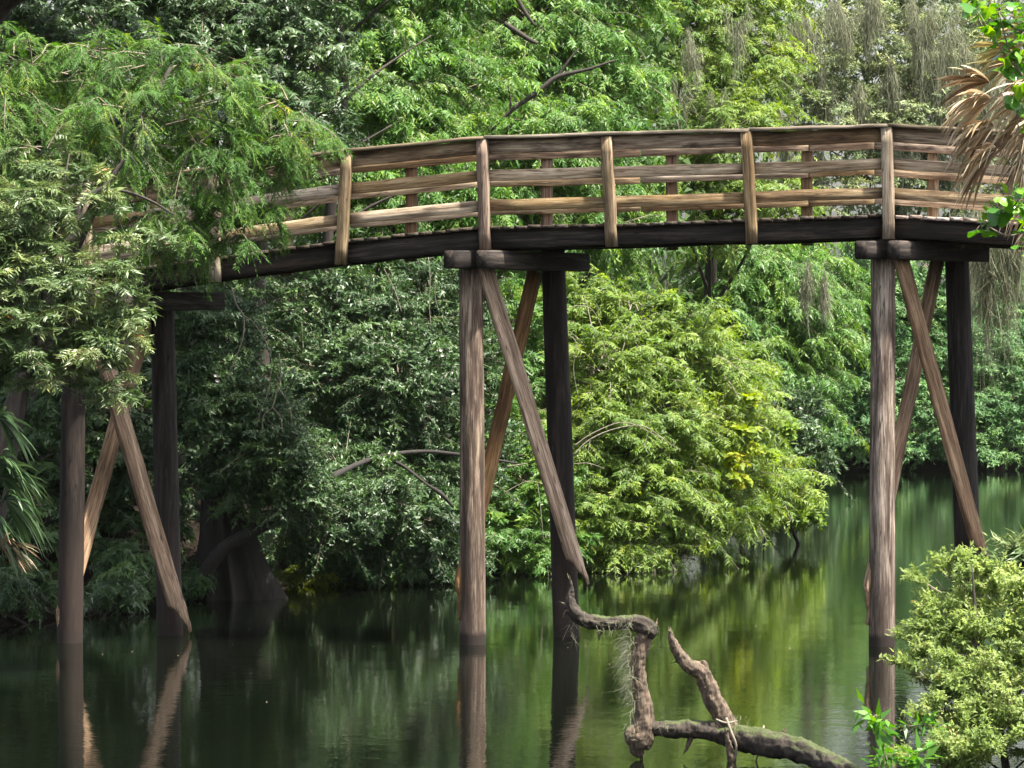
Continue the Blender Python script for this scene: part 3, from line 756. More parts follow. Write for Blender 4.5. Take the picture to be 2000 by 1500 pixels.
# ------------------------------------------------------------------ far trunks one can tell apart
for k, (px, Y, h, r, lab) in enumerate([
        (640, 60, 9, .10, 'slim dark trunk standing in the shade right of the left bent'),
        (505, 58.5, 8, .13, 'dark trunk in the shade behind the pale hanging twigs'),
        (60, 53, 5.6, .12, 'shadowy trunk at the far left edge behind the palmetto'),
        (235, 54, 5.8, .10, 'shadowy trunk behind the crossing braces of the left bent')]):
    b = Vector(gp(px, Y)); e = empty('tree', b, lab, 'tree')
    g = Geo(); rr = random.Random(k)
    pts = [(rr.uniform(-.15, .15) * q, rr.uniform(-.1, .1) * q, -.3 + h * q / 4) for q in range(5)]
    g.tube(pts, [r * 1.3, r, r * .9, r * .75, r * .5], 10, 5, .15, k)
    link('trunk', g.mesh('trunk', BM['grey' if k == 4 else 'dark']), e)
    g = Geo()
    for q in range(5 if k not in (2, 3) else 0):
        s_ = Vector(pts[2]).lerp(Vector(pts[4]), q / 5)
        d_ = Vector((rr.uniform(-1, 1), rr.uniform(-.6, .6), rr.uniform(.3, .8)))
        g.tube([tuple(s_), tuple(s_ + d_ * .8 + Vector((0, 0, .1))), tuple(s_ + d_ * 1.9)], [r * .4, r * .25, .01], 6, 4, .1, q)
    if g.V: link('limbs', g.mesh('limbs', BM['dark']), e)
    Vv, Ff, tt, Gg = crown([((b.x, b.y, b.z + h), (1.6, 1.4, 1.5), 1)], 4000, leaf=(.13, .045), seed=60 + k)
    link('crown', np_mesh('crown', Vv - np.array(b), Ff, mat=LM['laurel' if k < 4 else 'oak'], tint=tt), e)

# Spanish moss: hanging strands, a part of the tree that carries it
def moss(parent, px, py, Y, w, h, n, seed, name='hanging_moss'):
    rng = np.random.default_rng(seed)
    c = P(px, py, Y); wm = w / FPX * Y; hm = 1.5 * h / FPX * Y; w = w * .8
    k = n
    x = c.x + rng.normal(0, wm * .5, k); y = c.y + rng.normal(0, wm * .3, k); z0 = c.z + rng.uniform(-.4, .25, k) * hm + .25 * hm * np.sin((x - c.x) / wm * 5 + seed)
    L = hm * np.clip(1 - np.abs(x - c.x) / wm, .15, 1) * rng.uniform(.25, 1, k) ** 1.4 * 1.2
    segs = 6; V = []; F = []
    ph = rng.random(k) * 6
    t = np.linspace(0, 1, segs)[None]
    X = x[:, None] + np.sin(ph[:, None] + t * 9) * .022 * hm + (rng.normal(0, .10, k) * hm)[:, None] * t + rng.normal(0, .008, (k, segs))
    Yv = y[:, None] + np.cos(ph[:, None] * 2 + t * 7) * .02
    Z = z0[:, None] - L[:, None] * t
    wd = (.0065 * Y / 90 * rng.uniform(.7, 1.4, k))[:, None] * np.linspace(1.2, .3, segs)[None]
    an = rng.random(k)[:, None] * 3.14
    A = np.stack([X - np.cos(an) * wd, Yv - np.sin(an) * wd, Z], -1); B = np.stack([X + np.cos(an) * wd, Yv + np.sin(an) * wd, Z], -1)
    V = np.stack([A, B], 2).reshape(-1, 3)
    base = (np.arange(k) * segs * 2)[:, None]; s = np.arange(segs - 1)[None] * 2
    F = np.stack([base + s, base + s + 1, base + s + 3, base + s + 2], -1).reshape(-1, 4)
    tint = np.repeat(rng.random(k), segs - 1)
    bo = np.array(parent.location)
    o = link(name, np_mesh(name, V - bo, F, mat=LM['moss'], tint=tint), parent)
    o['kind'] = 'stuff'
    return o
for k, (px, py, w, h) in enumerate([(1840, 90, 50, 120), (1875, 160, 30, 130), (1560, 60, 60, 70), (1680, 200, 35, 60), (1640, 30, 50, 60), (1760, 300, 40, 50), (1500, 110, 40, 50), (1590, 330, 30, 60), (1900, 470, 45, 100), (1740, 150, 25, 60), (1610, 180, 22, 70), (1530, 240, 30, 60), (1800, 40, 40, 80), (1930, 150, 30, 90), (1700, 20, 30, 60)]):
    moss(oak1, px, py, 96, w, h, 700, 200 + k)
for k, (px, py, w, h) in enumerate([(1325, 180, 30, 75), (1440, 40, 40, 60), (1290, 540, 20, 45), (1575, 545, 18, 60), (1610, 560, 14, 50), (1350, 90, 30, 60), (1260, 130, 20, 50), (1400, 200, 25, 50), (1180, 560, 14, 40)]):
    moss(oak2, px, py, 85, w, h, 260, 230 + k)

# ------------------------------------------------------------------ the footbridge
def frame_matrix(p0, p1, side):
    x = (p1 - p0).normalized()
    s = (side - side.dot(x) * x).normalized()
    z = x.cross(s)
    if z.z < 0 and abs(x.z) < .9: s = -s; z = -z
    return Matrix(((x.x, s.x, z.x, p0.x), (x.y, s.y, z.y, p0.y), (x.z, s.z, z.z, p0.z), (0, 0, 0, 1)))

def board_mesh(name, L, w, h, mat, nx=6, ch=.12, wob=.004, point=None, seed=0):
    """timber along +X, thickness w in Y, height h in Z, chamfered, slightly uneven; point: length of a splintered end"""
    rng = np.random.default_rng(seed + 5)
    c = min(w, h) * ch
    prof = np.array([(-w / 2 + c, -h / 2), (w / 2 - c, -h / 2), (w / 2, -h / 2 + c), (w / 2, h / 2 - c), (w / 2 - c, h / 2), (-w / 2 + c, h / 2), (-w / 2, h / 2 - c), (-w / 2, -h / 2 + c)])
    xs = np.linspace(0, L, nx)
    if point:
        xs = np.concatenate([np.linspace(0, L - point, nx), np.linspace(L - point, L, 6)[1:]])
    V = []
    bow = rng.normal(0, wob * 1.2)
    for x in xs:
        p = prof.copy()
        oy, oz = rng.normal(0, wob * .5), rng.normal(0, wob) + bow * math.sin(math.pi * x / L)
        if point and x > L - point:
            f = 1 - (x - (L - point)) / point
            p[:, 1] = (p[:, 1] + h / 2) * max(f, .22) * rng.uniform(.85, 1.1) - h / 2
            p[:, 0] *= (.35 + .65 * f)
        p = p + rng.normal(0, wob * .25, p.shape)
        V += [(x + rng.normal(0, .002), q[0] + oy, q[1] + oz) for q in p]
    m = len(xs)
    F = []
    for k in range(m - 1):
        for a in range(8):
            b = (a + 1) % 8
            F.append((k * 8 + a, k * 8 + b, k * 8 + 8 + b, k * 8 + 8 + a))
    V += [(0, 0, 0), (xs[-1], np.mean([v[1] for v in V[-8:]]), np.mean([v[2] for v in V[-8:]]))]
    i0, i1 = m * 8, m * 8 + 1
    F3 = []
    for a in range(8):
        b = (a + 1) % 8
        F3.append((i0, b, a)); F3.append((i1, (m - 1) * 8 + a, (m - 1) * 8 + b))
    F = np.array(F)[:, ::-1]; F3 = np.array(F3)[:, ::-1]
    return np_mesh(name, V, F, F3, mat)

bridge = empty('footbridge', (0, 44.8, 0), 'weathered timber footbridge on crossed-braced pile bents over the river', 'footbridge')
INV = Matrix.Translation(-Vector(bridge.location))
_seed = [0]
def board(name, p0, p1, w, h, mat, side=Vector((0, 1, 0)), parent=None, label=None, **kw):
    _seed[0] += 1
    p0 = Vector(p0); p1 = Vector(p1)
    me = board_mesh(name, (p1 - p0).length, w, h, WM[mat], seed=_seed[0], **kw)
    o = link(name, me, bridge)
    o.matrix_local = INV @ frame_matrix(p0, p1, side)
    if label: o['label'] = label
    return o

def yn(px):                      # depth of the near edge line of the bridge
    return 44.0 - .07 * (px - 1000) / 175.0
W_DECK = 1.55
KX = [-500, 120, 290, 420, 670, 936, 1190, 1463, 1733, 1935, 2500]
KY = [610, 541, 520, 503, 469, 443, 438, 428, 419, 430, 470]
def deck_py(px): return float(np.interp(px, KX, KY))
def near(px, off=0.0, dy=0.0):   # world point on the near line, off = photo px above deck top
    Y = yn(px)
    p = P(px, deck_py(px) - off, Y); p.y += dy
    return p
def across(px, off=0.0, dy=0.0, shift=0.0):
    """point at along-station px, moved dy metres across the bridge (same height)"""
    p = near(px, off); p.y += dy; p.x += shift
    return p
U = 1 / 175.0                    # metres per photo px at the bridge
AX = (near(1700) - near(900)); AX.z = 0; AX.normalize()
ACROSS = Vector((-AX.y, AX.x, 0))

# bolts: shared dome mesh
def bolt_mesh():
    V = [(0, 0, -.010)]; F3 = []; F4 = []
    for r, y in ((.009, -.009), (.016, -.004), (.018, .004)):
        for k in range(8):
            a = k * math.pi / 4
            V.append((r * math.cos(a), 0, 0)); V[-1] = (r * math.cos(a), r * math.sin(a), y)
    for k in range(8):
        b = (k + 1) % 8
        F3.append((0, 1 + b, 1 + k))
        for q in range(2):
            F4.append((1 + q * 8 + k, 1 + q * 8 + b, 1 + q * 8 + 8 + b, 1 + q * 8 + 8 + k))
    return np_mesh('bolt', V, F4, F3, METAL, smooth=True)
BOLT = bolt_mesh()
def bolt(parent, p, nrm=Vector((0, -1, 0)), s=1.0):
    o = link('bolt', BOLT, parent)
    x = nrm.cross(Vector((0, 0, 1))).normalized(); y = nrm.cross(x)
    M = Matrix(((x.x, y.x, -nrm.x, p[0]), (x.y, y.y, -nrm.y, p[1]), (x.z, y.z, -nrm.z, p[2]), (0, 0, 0, 1))) @ Matrix.Scale(s, 4)
    o.matrix_local = parent.matrix_local.inverted() @ INV @ M if parent is not bridge else INV @ M
    return o

bends = [-420, 120, 290, 672, 945, 1733, 2150, 2480]
# stringers: near, centre, far between the bends
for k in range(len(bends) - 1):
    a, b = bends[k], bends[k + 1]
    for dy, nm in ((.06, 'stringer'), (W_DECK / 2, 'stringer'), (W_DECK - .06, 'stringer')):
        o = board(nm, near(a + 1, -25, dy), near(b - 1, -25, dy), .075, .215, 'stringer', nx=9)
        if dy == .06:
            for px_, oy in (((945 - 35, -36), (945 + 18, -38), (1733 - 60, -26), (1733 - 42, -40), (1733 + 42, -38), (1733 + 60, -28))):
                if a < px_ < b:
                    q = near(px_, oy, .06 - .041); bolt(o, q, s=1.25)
# deck planks, each its own
plank_meshes = [board_mesh('deck_plank', W_DECK + .10, .143, .038, WM['plank'], nx=4, wob=.003, seed=300 + k) for k in range(5)]
pale_meshes = [board_mesh('deck_plank', W_DECK + .10, .143, .038, WM['litplank'], nx=4, wob=.003, seed=310 + k) for k in range(3)]
px = -420.0; k = 0
while px < 2460:
    off = random.uniform(-.6, .6)
    p0 = near(px, -2.5 + off, -.05 + random.uniform(-.015, .015))
    p1 = p0 + ACROSS * (W_DECK + .1)
    q0 = near(px - 12, 0); q1 = near(px + 12, 0); along = (q1 - q0).normalized()
    me = pale_meshes[k % 3] if 1742 < px < 1990 else plank_meshes[k % 5]
    o = link('deck_plank', me, bridge)
    x = ACROSS; s = along; z = x.cross(s)
    if z.z < 0: s = -s; z = -z
    o.matrix_local = INV @ Matrix(((x.x, s.x, z.x, p0.x), (x.y, s.y, z.y, p0.y), (x.z, s.z, z.z, p0.z), (0, 0, 0, 1)))
    px += 26.6; k += 1
# railing posts
near_posts = [-340, -80, 168, 420, 672, 945, 1190, 1463, 1733, 2010, 2280]
far_posts = [40, 305, 560, 803, 1068, 1313, 1577, 1822, 2080, 2340]
POSTSIDE = Vector((.30, 1, 0)).normalized()
for px in near_posts:
    low = -48 if px not in (1190, 945) else -44
    p0 = near(px, low, -.045); p1 = near(px, 170, -.045)
    tl = {672: -12, 945: 6, 1190: 10, 1463: 12, 1733: 4}.get(px, 0)
    p0.x += tl * U * .5; p1.x -= tl * U * .5
    o = board('railing_post', p0, p1, .09, .125, 'redpost' if px in (945,) else 'post', side=POSTSIDE, nx=8, wob=.003)
    for q in (-14, -36):
        b = near(px, q, -.045 - .052); b.x += tl * U * .45; bolt(o, b, s=.9)
for px in far_posts:
    Y = yn(px) + W_DECK + .045
    # height of the deck at this post's own station
    X = (px - 1000) / FPX * Y
    st = 1000 + X / yn(px) * FPX
    p0 = near(st, -48); p1 = near(st, 170)
    p0 = Vector((X, Y, p0.z)); p1 = Vector((X, Y, p1.z))
    board('railing_post', p0, p1, .09, .125, 'redpost' if px in (1068, 1313, 803) else 'post', side=POSTSIDE, nx=6, wob=.003)
# rails
def rails(dy, cap_dy, fside, shift=0.0):
    for k in range(len(bends) - 1):
        a, b = bends[k], bends[k + 1]
        cuts = [a, b] if b - a < 420 else ([a, 1463, b] if (a == 945 and fside == 'near') else ([a, (a + b) / 2 + 10, b]))
        if fside == 'far' and a == 945: cuts = [a, 1260, 1600, b]
        for q in range(len(cuts) - 1):
            c0, c1 = cuts[q] + 1, cuts[q + 1] - 1
            jig = random.uniform(-1, 1)
            for off, h, m in ((156, 28, 'toprail'), (99 + jig, 22, 'rail'), (42 - jig, 22, 'rail')):
                board('rail_board', near(c0, off, dy), near(c1, off, dy), .038, h * U, m, nx=8, wob=.0025)
            board('handrail_cap', near(c0, 174, cap_dy), near(c1, 174, cap_dy), .15, .038, 'cap', nx=8, wob=.003)
rails(.025, -.03, 'near')
rails(W_DECK - .025, W_DECK + .03, 'far')

# bents: piles, cap beams, braces
def pile(pt, pb, r, mat, seed):
    g = Geo()
    n = 12
    pts = [tuple(Vector(pb).lerp(Vector(pt), q / (n - 1))) for q in range(n)]
    rad = [r * (1.06 - .12 * q / (n - 1)) for q in range(n)]
    org = Vector(pb)
    g.tube(pts, rad, 22, 2, .035, seed)
    o = link('pile', g.mesh('pile', WM[mat], org), bridge)
    o.location = org - Vector(bridge.location)
    return o
BD = Vector((.93, 1.20, 0)).normalized()      # direction of a bent, front to back
BN = Vector((BD.y, -BD.x, 0))                 # its right-hand face
def on_line(px, py, Yw):
    return P(px, py, Yw)
bents = [
    # front pile (top px,py, base px), back pile (top px,py, base px), caps row, brace ends
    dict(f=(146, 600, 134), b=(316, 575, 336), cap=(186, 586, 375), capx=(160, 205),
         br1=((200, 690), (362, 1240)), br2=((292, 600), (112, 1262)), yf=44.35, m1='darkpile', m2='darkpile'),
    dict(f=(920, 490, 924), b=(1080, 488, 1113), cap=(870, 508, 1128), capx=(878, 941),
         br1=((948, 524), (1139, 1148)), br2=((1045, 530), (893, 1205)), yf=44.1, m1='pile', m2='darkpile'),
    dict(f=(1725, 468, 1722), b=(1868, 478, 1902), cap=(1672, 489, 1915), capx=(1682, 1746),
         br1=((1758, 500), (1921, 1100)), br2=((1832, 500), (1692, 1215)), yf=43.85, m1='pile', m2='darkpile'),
]
for k, b in enumerate(bents):
    yf = b['yf'] + .15; yb = yf + 1.20
    pt = P(b['f'][0], b['f'][1], yf); pb = P(b['f'][2], 1300, yf); pb.z = -1.0
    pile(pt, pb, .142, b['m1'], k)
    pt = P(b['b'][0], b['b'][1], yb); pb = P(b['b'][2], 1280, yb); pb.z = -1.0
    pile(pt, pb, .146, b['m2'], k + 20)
    cy = b['cap'][1]
    capz = P(0, cy, yf).z
    for q, cx in enumerate(b['capx']):
        p0 = P(cx, cy, yf - .42); p0.z = capz
        ln = 1.9
        p1 = p0 + BD * ln
        o = board('cap_beam', p0, p1, .175, .205, 'darkbeam', side=BN, nx=7)
        bolt(o, p0 + BD * .28 + BN * .09 + Vector((0, 0, .02)), BN, 1.6)
        bolt(o, p0 + BD * (ln - .3) + BN * .09 + Vector((0, 0, .05)), BN, 1.6)
    # lighter block bolted to the end of the right-hand cap beam
    (x0, y0), (x1, y1) = b['br1']
    s0 = P(x0, y0, yf - .02); s1 = P(x1, y1, yb - .28)
    d = (s1 - s0).normalized()
    o = board('cross_brace', s0 - d * .1, s1, .06, .24, 'brace', side=BN, nx=10, point=.42 if k != 2 else .3)
    for t_ in (.05, .80):
        for w_ in (-.05, .05):
            c_ = s0.lerp(s1, t_) + BN * .034 + Vector((w_, 0, 0)) * BD.x
            bolt(o, c_, BN, 1.5)
    (x0, y0), (x1, y1) = b['br2']
    s0 = P(x0, y0, yb - .05); s1 = P(x1 - 6, y1, yf - .12)
    o = board('cross_brace', s0, s1, .06, .22, 'brace', side=BN, nx=10, point=.4)

# ------------------------------------------------------------------ dead branch in the foreground
YS = 31.8
def S(px, py, dy=0): return tuple(P(px, py, YS + dy))
u = YS / FPX
snag = empty('fallen_branch', P(1400, 1430, YS), 'mossy fallen dead branch with an upright stub and crooked arm above the water', 'branch')
so = np.array(snag.location)
def roughen(me, amp, fr, seed):
    off = Vector((seed * 3.1, 0, 0))
    for v in me.vertices:
        p = v.co
        n1 = mnoise.noise(Vector((p.x * fr, p.y * fr, p.z * fr)) + off)
        n2 = mnoise.noise(Vector((p.x * fr * 3.3, p.y * fr * 3.3, p.z * fr * 3.3)) + off)
        n3 = mnoise.noise(Vector((p.x * fr * 8, p.y * fr * 8, p.z * fr * 8)) + off)
        v.co = p + v.normal * amp * (n1 + .6 * n2 + .4 * n3)
def snag_part(name, pts, mat, rough=.16, seed=0, sides=14):
    g = Geo()
    g.barked([S(p[0], p[1], p[3] if len(p) > 3 else 0) for p in pts], [p[2] * u * .78 for p in pts], sides * 2, 18, .27, .12, seed, .06)
    me = g.mesh(name, BM[mat], so)
    roughen(me, .006, 38, seed)
    return link(name, me, snag)
snag_part('main_limb', [(1245, 1432, 12), (1275, 1424, 18), (1330, 1424, 21), (1385, 1427, 23), (1440, 1440, 30, -.03), (1500, 1452, 31, -.25), (1555, 1464, 28, -.5), (1610, 1486, 25, -1.0), (1670, 1516, 23, -1.7), (1760, 1575, 22, -2.5), (1830, 1640, 20, -3.2)], 'snag', .16, 1)
snag_part('upright_stub', [(1262, 1228, 19), (1252, 1262, 19), (1245, 1305, 18), (1251, 1350, 19), (1257, 1400, 24), (1254, 1440, 29), (1246, 1462, 20), (1250, 1478, 8)], 'snagtop', .17, 2)
snag_part('crooked_arm', [(1112, 1128, 3), (1116, 1150, 6), (1114, 1175, 12), (1126, 1200, 16), (1150, 1213, 17), (1190, 1217, 16), (1225, 1216, 18), (1256, 1222, 22), (1268, 1236, 20), (1264, 1248, 8)], 'snag', .17, 3)
snag_part('arm_spur', [(1118, 1188, 8), (1106, 1182, 6), (1097, 1178, 2)], 'snagtop', .1, 4, 8)
snag_part('leaning_stub', [(1309, 1231, 3), (1313, 1250, 9), (1325, 1275, 13), (1345, 1300, 17), (1368, 1312, 19), (1380, 1332, 21), (1392, 1365, 22), (1410, 1395, 23), (1428, 1425, 20)], 'snagtop', .2, 5)
snag_part('stub_burl', [(1372, 1290, 5), (1376, 1300, 10), (1378, 1312, 8)], 'snagtop', .2, 6, 8)
snag_part('hanging_root', [(1418, 1430, 6, -.1), (1424, 1460, 8, -.12), (1430, 1485, 10, -.12), (1426, 1510, 7, -.12)], 'snagtop', .3, 7, 9)
snag_part('broken_knob', [(1242, 1418, 8, -.02), (1232, 1432, 15, -.04), (1236, 1450, 14, -.03), (1248, 1466, 10)], 'snagtop', .28, 8, 10)
for k, pts in enumerate([
        [(1340, 1296, 7), (1330, 1285, 5), (1322, 1290, 2)], [(1350, 1428, 8), (1346, 1450, 6), (1338, 1468, 2)], [(1522, 1448, 9, -.3), (1530, 1432, 6, -.32), (1534, 1422, 2, -.33)],
        [(1238, 1300, 6), (1228, 1292, 4), (1222, 1280, 1.5)], [(1180, 1222, 6), (1172, 1236, 4), (1170, 1246, 1.5)], [(1112, 1190, 5), (1104, 1196, 3), (1100, 1206, 1)], [(1268, 1234, 7), (1278, 1228, 5), (1282, 1218, 2)]]):
    snag_part('broken_twig', pts, 'snagtop', .2, 20 + k, 6)
# twining vine on the log
g = Geo()
g.tube([S(1418, 1402, -.12), S(1428, 1430, -.16), S(1438, 1462, -.15), S(1430, 1500, -.12)], [.012, .012, .011, .008], 6, 6, .1, 1)
g.tube([S(1492, 1418, -.1), S(1487, 1440, -.2), S(1480, 1475, -.17), S(1468, 1510, -.1)], [.008, .009, .008, .006], 6, 6, .1, 2)
g.tube([S(1398, 1405, -.1), S(1418, 1412, -.14), S(1440, 1408, -.1)], [.008, .010, .006], 6, 6, .1, 3)
link('dead_vine', g.mesh('dead_vine', BM['pale'], so), snag)
# wisps of moss on the branch
def wisps(parent, items, r0, seed, mat='moss', name='moss_wisps'):
    rng = np.random.default_rng(seed); Vs = []; Fs = []; n0 = 0; T = []
    for (px, py, sx, sy, n, L, dirx) in items:
        for _ in range(n):
            p = np.array(S(px + rng.normal(0, sx), py + rng.normal(0, sy), rng.normal(-.05, .05)))
            d = np.array([dirx + rng.normal(0, .5), rng.normal(0, .4), -rng.uniform(.2, 1)]); d /= np.linalg.norm(d)
            l = L * u * rng.uniform(.4, 1.2)
            s = norm(np.cross(d, rng.normal(0, 1, 3))) * r0
            q = p + d * l * .5 + rng.normal(0, .012, 3); e_ = p + d * l + rng.normal(0, .02, 3) + np.array([0, 0, -.2 * l])
            Vs += [p - s, p + s, q + s * .8, q - s * .8, e_ + s * .2, e_ - s * .2]
            Fs += [(n0, n0 + 1, n0 + 2, n0 + 3), (n0 + 3, n0 + 2, n0 + 4, n0 + 5)]; n0 += 6
            t_ = rng.random(); T += [t_, t_]
    o = link(name, np_mesh(name, np.array(Vs) - np.array(parent.location), Fs, mat=LM[mat], tint=T), parent)
    o['kind'] = 'stuff'
wisps(snag, [(1228, 1255, 6, 18, 170, 26, -.9), (1226, 1290, 6, 22, 200, 30, -.8), (1232, 1330, 5, 25, 150, 28, -.6), (1240, 1380, 5, 15, 50, 22, -.5),
             (1236, 1425, 8, 10, 60, 12, -.5), (1190, 1222, 30, 6, 40, 22, 0), (1120, 1225, 8, 15, 26, 26, .1), (1215, 1212, 10, 6, 60, 12, 0), (1300, 1420, 12, 4, 50, 8, 0), (1435, 1405, 14, 5, 40, 10, 0)], .0016, 3)

# ------------------------------------------------------------------ bank things: cypress buttress, leaning limbs
cb = Vector(P(468, 1168, 52.4)); cb.z = 0
butt = empty('cypress_stump', cb, 'dark fluted cypress base standing at the water edge under the glossy tree', 'stump')
ang = np.linspace(0, 2 * math.pi, 64, endpoint=False); rows = 18
V = []
for r_ in range(rows):
    t = r_ / (rows - 1); z = -.3 + t * 2.4
    fl = (1 - t) ** 1.6
    R0 = .20 + .40 * fl
    fl_r = R0 * (1 + (.10 + .26 * fl) * (1 - np.abs(np.sin(ang * 6 + .5 * np.sin(ang * 2)))) ** 1.4 * 1.7 - .22 + .03 * np.sin(ang * 23 + r_))
    V.append(np.stack([np.cos(ang) * fl_r - .35 * t, np.sin(ang) * fl_r, np.full(64, z)], 1))
V = np.vstack(V); k = np.arange(rows - 1)[:, None] * 64; a = np.arange(64)[None]; b = (a + 1) % 64
F = np.stack([k + a, k + b, k + 64 + b, k + 64 + a], -1).reshape(-1, 4)
V = np.vstack([V, [(-.35, 0, 2.15)]]); F3 = np.stack([np.full(64, len(V) - 1), (rows - 1) * 64 + ang.astype(int) * 0 + np.arange(64), (rows - 1) * 64 + (np.arange(64) + 1) % 64], 1)
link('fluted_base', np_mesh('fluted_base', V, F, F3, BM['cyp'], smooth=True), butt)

def limb_thing(name, label, cat, parts, Y, bark):
    """parts: list of (part_name, [(px,py,r_px[,dy])])"""
    p0 = parts[0][1][0]
    e = empty(name, P(p0[0], p0[1], Y), label, cat)
    for k, (nm, pts) in enumerate(parts):
        g = Geo()
        g.tube([tuple(P(p[0], p[1], Y + (p[3] if len(p) > 3 else 0))) for p in pts], [p[2] * (.45 if bark == 'pale' else 1) * Y / FPX for p in pts], 9, 6, .12, k)
        link(nm, g.mesh(nm, BM[bark], np.array(e.location)), e)
    return e
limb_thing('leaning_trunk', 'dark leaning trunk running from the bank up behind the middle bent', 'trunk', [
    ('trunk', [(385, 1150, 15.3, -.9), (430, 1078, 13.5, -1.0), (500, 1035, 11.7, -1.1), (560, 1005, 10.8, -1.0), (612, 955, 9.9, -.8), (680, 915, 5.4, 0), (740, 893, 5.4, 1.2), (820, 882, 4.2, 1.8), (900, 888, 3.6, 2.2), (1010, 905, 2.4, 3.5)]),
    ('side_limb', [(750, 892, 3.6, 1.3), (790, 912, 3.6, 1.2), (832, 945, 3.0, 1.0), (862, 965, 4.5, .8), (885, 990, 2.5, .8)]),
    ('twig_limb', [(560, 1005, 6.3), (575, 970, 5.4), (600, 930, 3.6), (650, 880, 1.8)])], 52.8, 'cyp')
limb_thing('bare_twigs', 'pale bare forked twigs hanging in front of the dark hollow right of the left bent', 'twigs', [
    ('twig', [(545, 690, 3), (548, 735, 3.5), (540, 765, 3), (532, 795, 2.5), (515, 812, 2), (512, 850, 1.5)]),
    ('twig', [(545, 760, 2.5), (565, 790, 2), (570, 825, 1.5)]),
    ('twig', [(531, 700, 2.5), (525, 760, 2), (510, 800, 1.8), (500, 835, 1.2)]),
    ('twig', [(533, 796, 2), (548, 815, 1.8), (552, 845, 1.2)])], 50.3, 'pale')
limb_thing('bare_twigs', 'long pale twig hanging from the leaves under the left span', 'twigs', [
    ('twig', [(452, 560, 3), (462, 595, 3.5), (476, 620, 3), (474, 660, 3), (460, 700, 2.5), (442, 742, 2)]),
    ('twig', [(470, 612, 2.5), (495, 630, 2), (515, 660, 2), (530, 690, 1.5)])], 48.5, 'pale')
limb_thing('bare_twigs', 'two thin pale aerial roots hanging just left of the middle front pile', 'twigs', [
    ('twig', [(836, 500, 2), (840, 550, 2.2), (838, 590, 2), (842, 640, 1.5)]),
    ('twig', [(750, 525, 1.5), (770, 565, 1.6), (785, 610, 1.2)]),
    ('twig', [(850, 540, 1.2), (850, 580, 1.3), (858, 610, 1)])], 53, 'pale')
limb_thing('bare_twigs', 'tangle of arching dead twigs between the back pile and the bright bush', 'twigs', [
    ('twig', [(1120, 890, 3.5), (1150, 860, 3), (1200, 838, 2.5), (1255, 832, 2), (1300, 860, 1.2)]),
    ('twig', [(1120, 872, 3), (1160, 845, 2.5), (1220, 825, 2), (1280, 850, 1.4), (1330, 880, 1)]),
    ('twig', [(1120, 906, 2), (1150, 905, 1.6), (1180, 915, 1.2)]),
    ('twig', [(970, 912, 3), (1000, 910, 3), (1030, 905, 2)]),
    ('twig', [(965, 980, 2), (990, 960, 2), (1030, 940, 1.4), (1060, 945, 1)]),
    ('twig', [(1050, 945, 1.5), (1055, 985, 1.5), (1062, 1060, 1)]),
    ('twig', [(1105, 650, 1.6), (1125, 670, 1.6), (1120, 720, 1.6), (1130, 780, 1)]),
    ('twig', [(1105, 600, 1.6), (1150, 600, 1.5), (1175, 640, 1.2), (1182, 700, 1)]),
    ('twig', [(857, 890, 3), (868, 880, 3), (865, 893, 2.5), (852, 893, 2), (870, 915, 2), (900, 945, 2)])], 57.0, 'pale')
limb_thing('bare_branch', 'dark bare branch forking across the leaves above the centre of the bridge', 'branch', [
    ('branch', [(960, 255, 2), (1000, 215, 4), (1050, 180, 5), (1090, 150, 5), (1150, 135, 3), (1200, 118, 2)]),
    ('branch', [(1090, 150, 3), (1110, 120, 2.5), (1130, 95, 1.5)]),
    ('branch', [(985, 45, 5), (1030, 75, 5), (1050, 85, 3)]),
    ('branch', [(990, 260, 2), (997, 200, 2), (990, 160, 1)]),
    ('branch', [(1005, -10, 4), (1030, 30, 4), (1045, 50, 2)])], 63.5, 'dark')
limb_thing('bare_branch', 'dark crooked limb reaching out of the feathery cypress across the left handrail', 'branch', [
    ('branch', [(100, 495, 9), (145, 460, 9), (152, 410, 8), (170, 385, 7), (205, 365, 6), (230, 330, 5), (245, 310, 3)]),
    ('branch', [(200, 370, 4), (250, 375, 3), (300, 395, 2.5), (340, 420, 1.5)])], 39.3, 'dark')

# litter and roots on the dark bank
rng = np.random.default_rng(31)
m = 34000
x = rng.uniform(-9, -1.5, m); y = rng.uniform(44, 60, m); s = river_sd(x, y); kq = (s > -.15) & (s < 5)
x, y = x[kq], y[kq]; z = gz(x, y) + .015
aq = norm(np.stack([rng.normal(0, 1, len(x)), rng.normal(0, 1, len(x)), rng.normal(.05, .2, len(x))], 1))
V, F = leaves_geo(np.stack([x, y, z], 1), aq, rng.uniform(.03, .11, len(x)), rng.uniform(.008, .03, len(x)), rng=rng)
tag(link('leaf_litter', np_mesh('leaf_litter', V, F, mat=LM['litter'], tint=rng.random(len(x)))), kind='stuff')
plant('waterside_fern', 'sunlit yellow-green ferns low on the bank beside the fluted cypress base', 'fern', gp(640, 56.3), [
    (610, 1118, 45, 16, 55.2, .4), (680, 1112, 50, 16, 56.0, .4), (570, 1125, 18, 12, 54.6, .3)],
    5500, 'algae', .02, leaf=(.08, .02), twig=.16, droop=.5, seed=40, bough_len=.3, trunk=False, crown_name='fronds')
g = Geo()
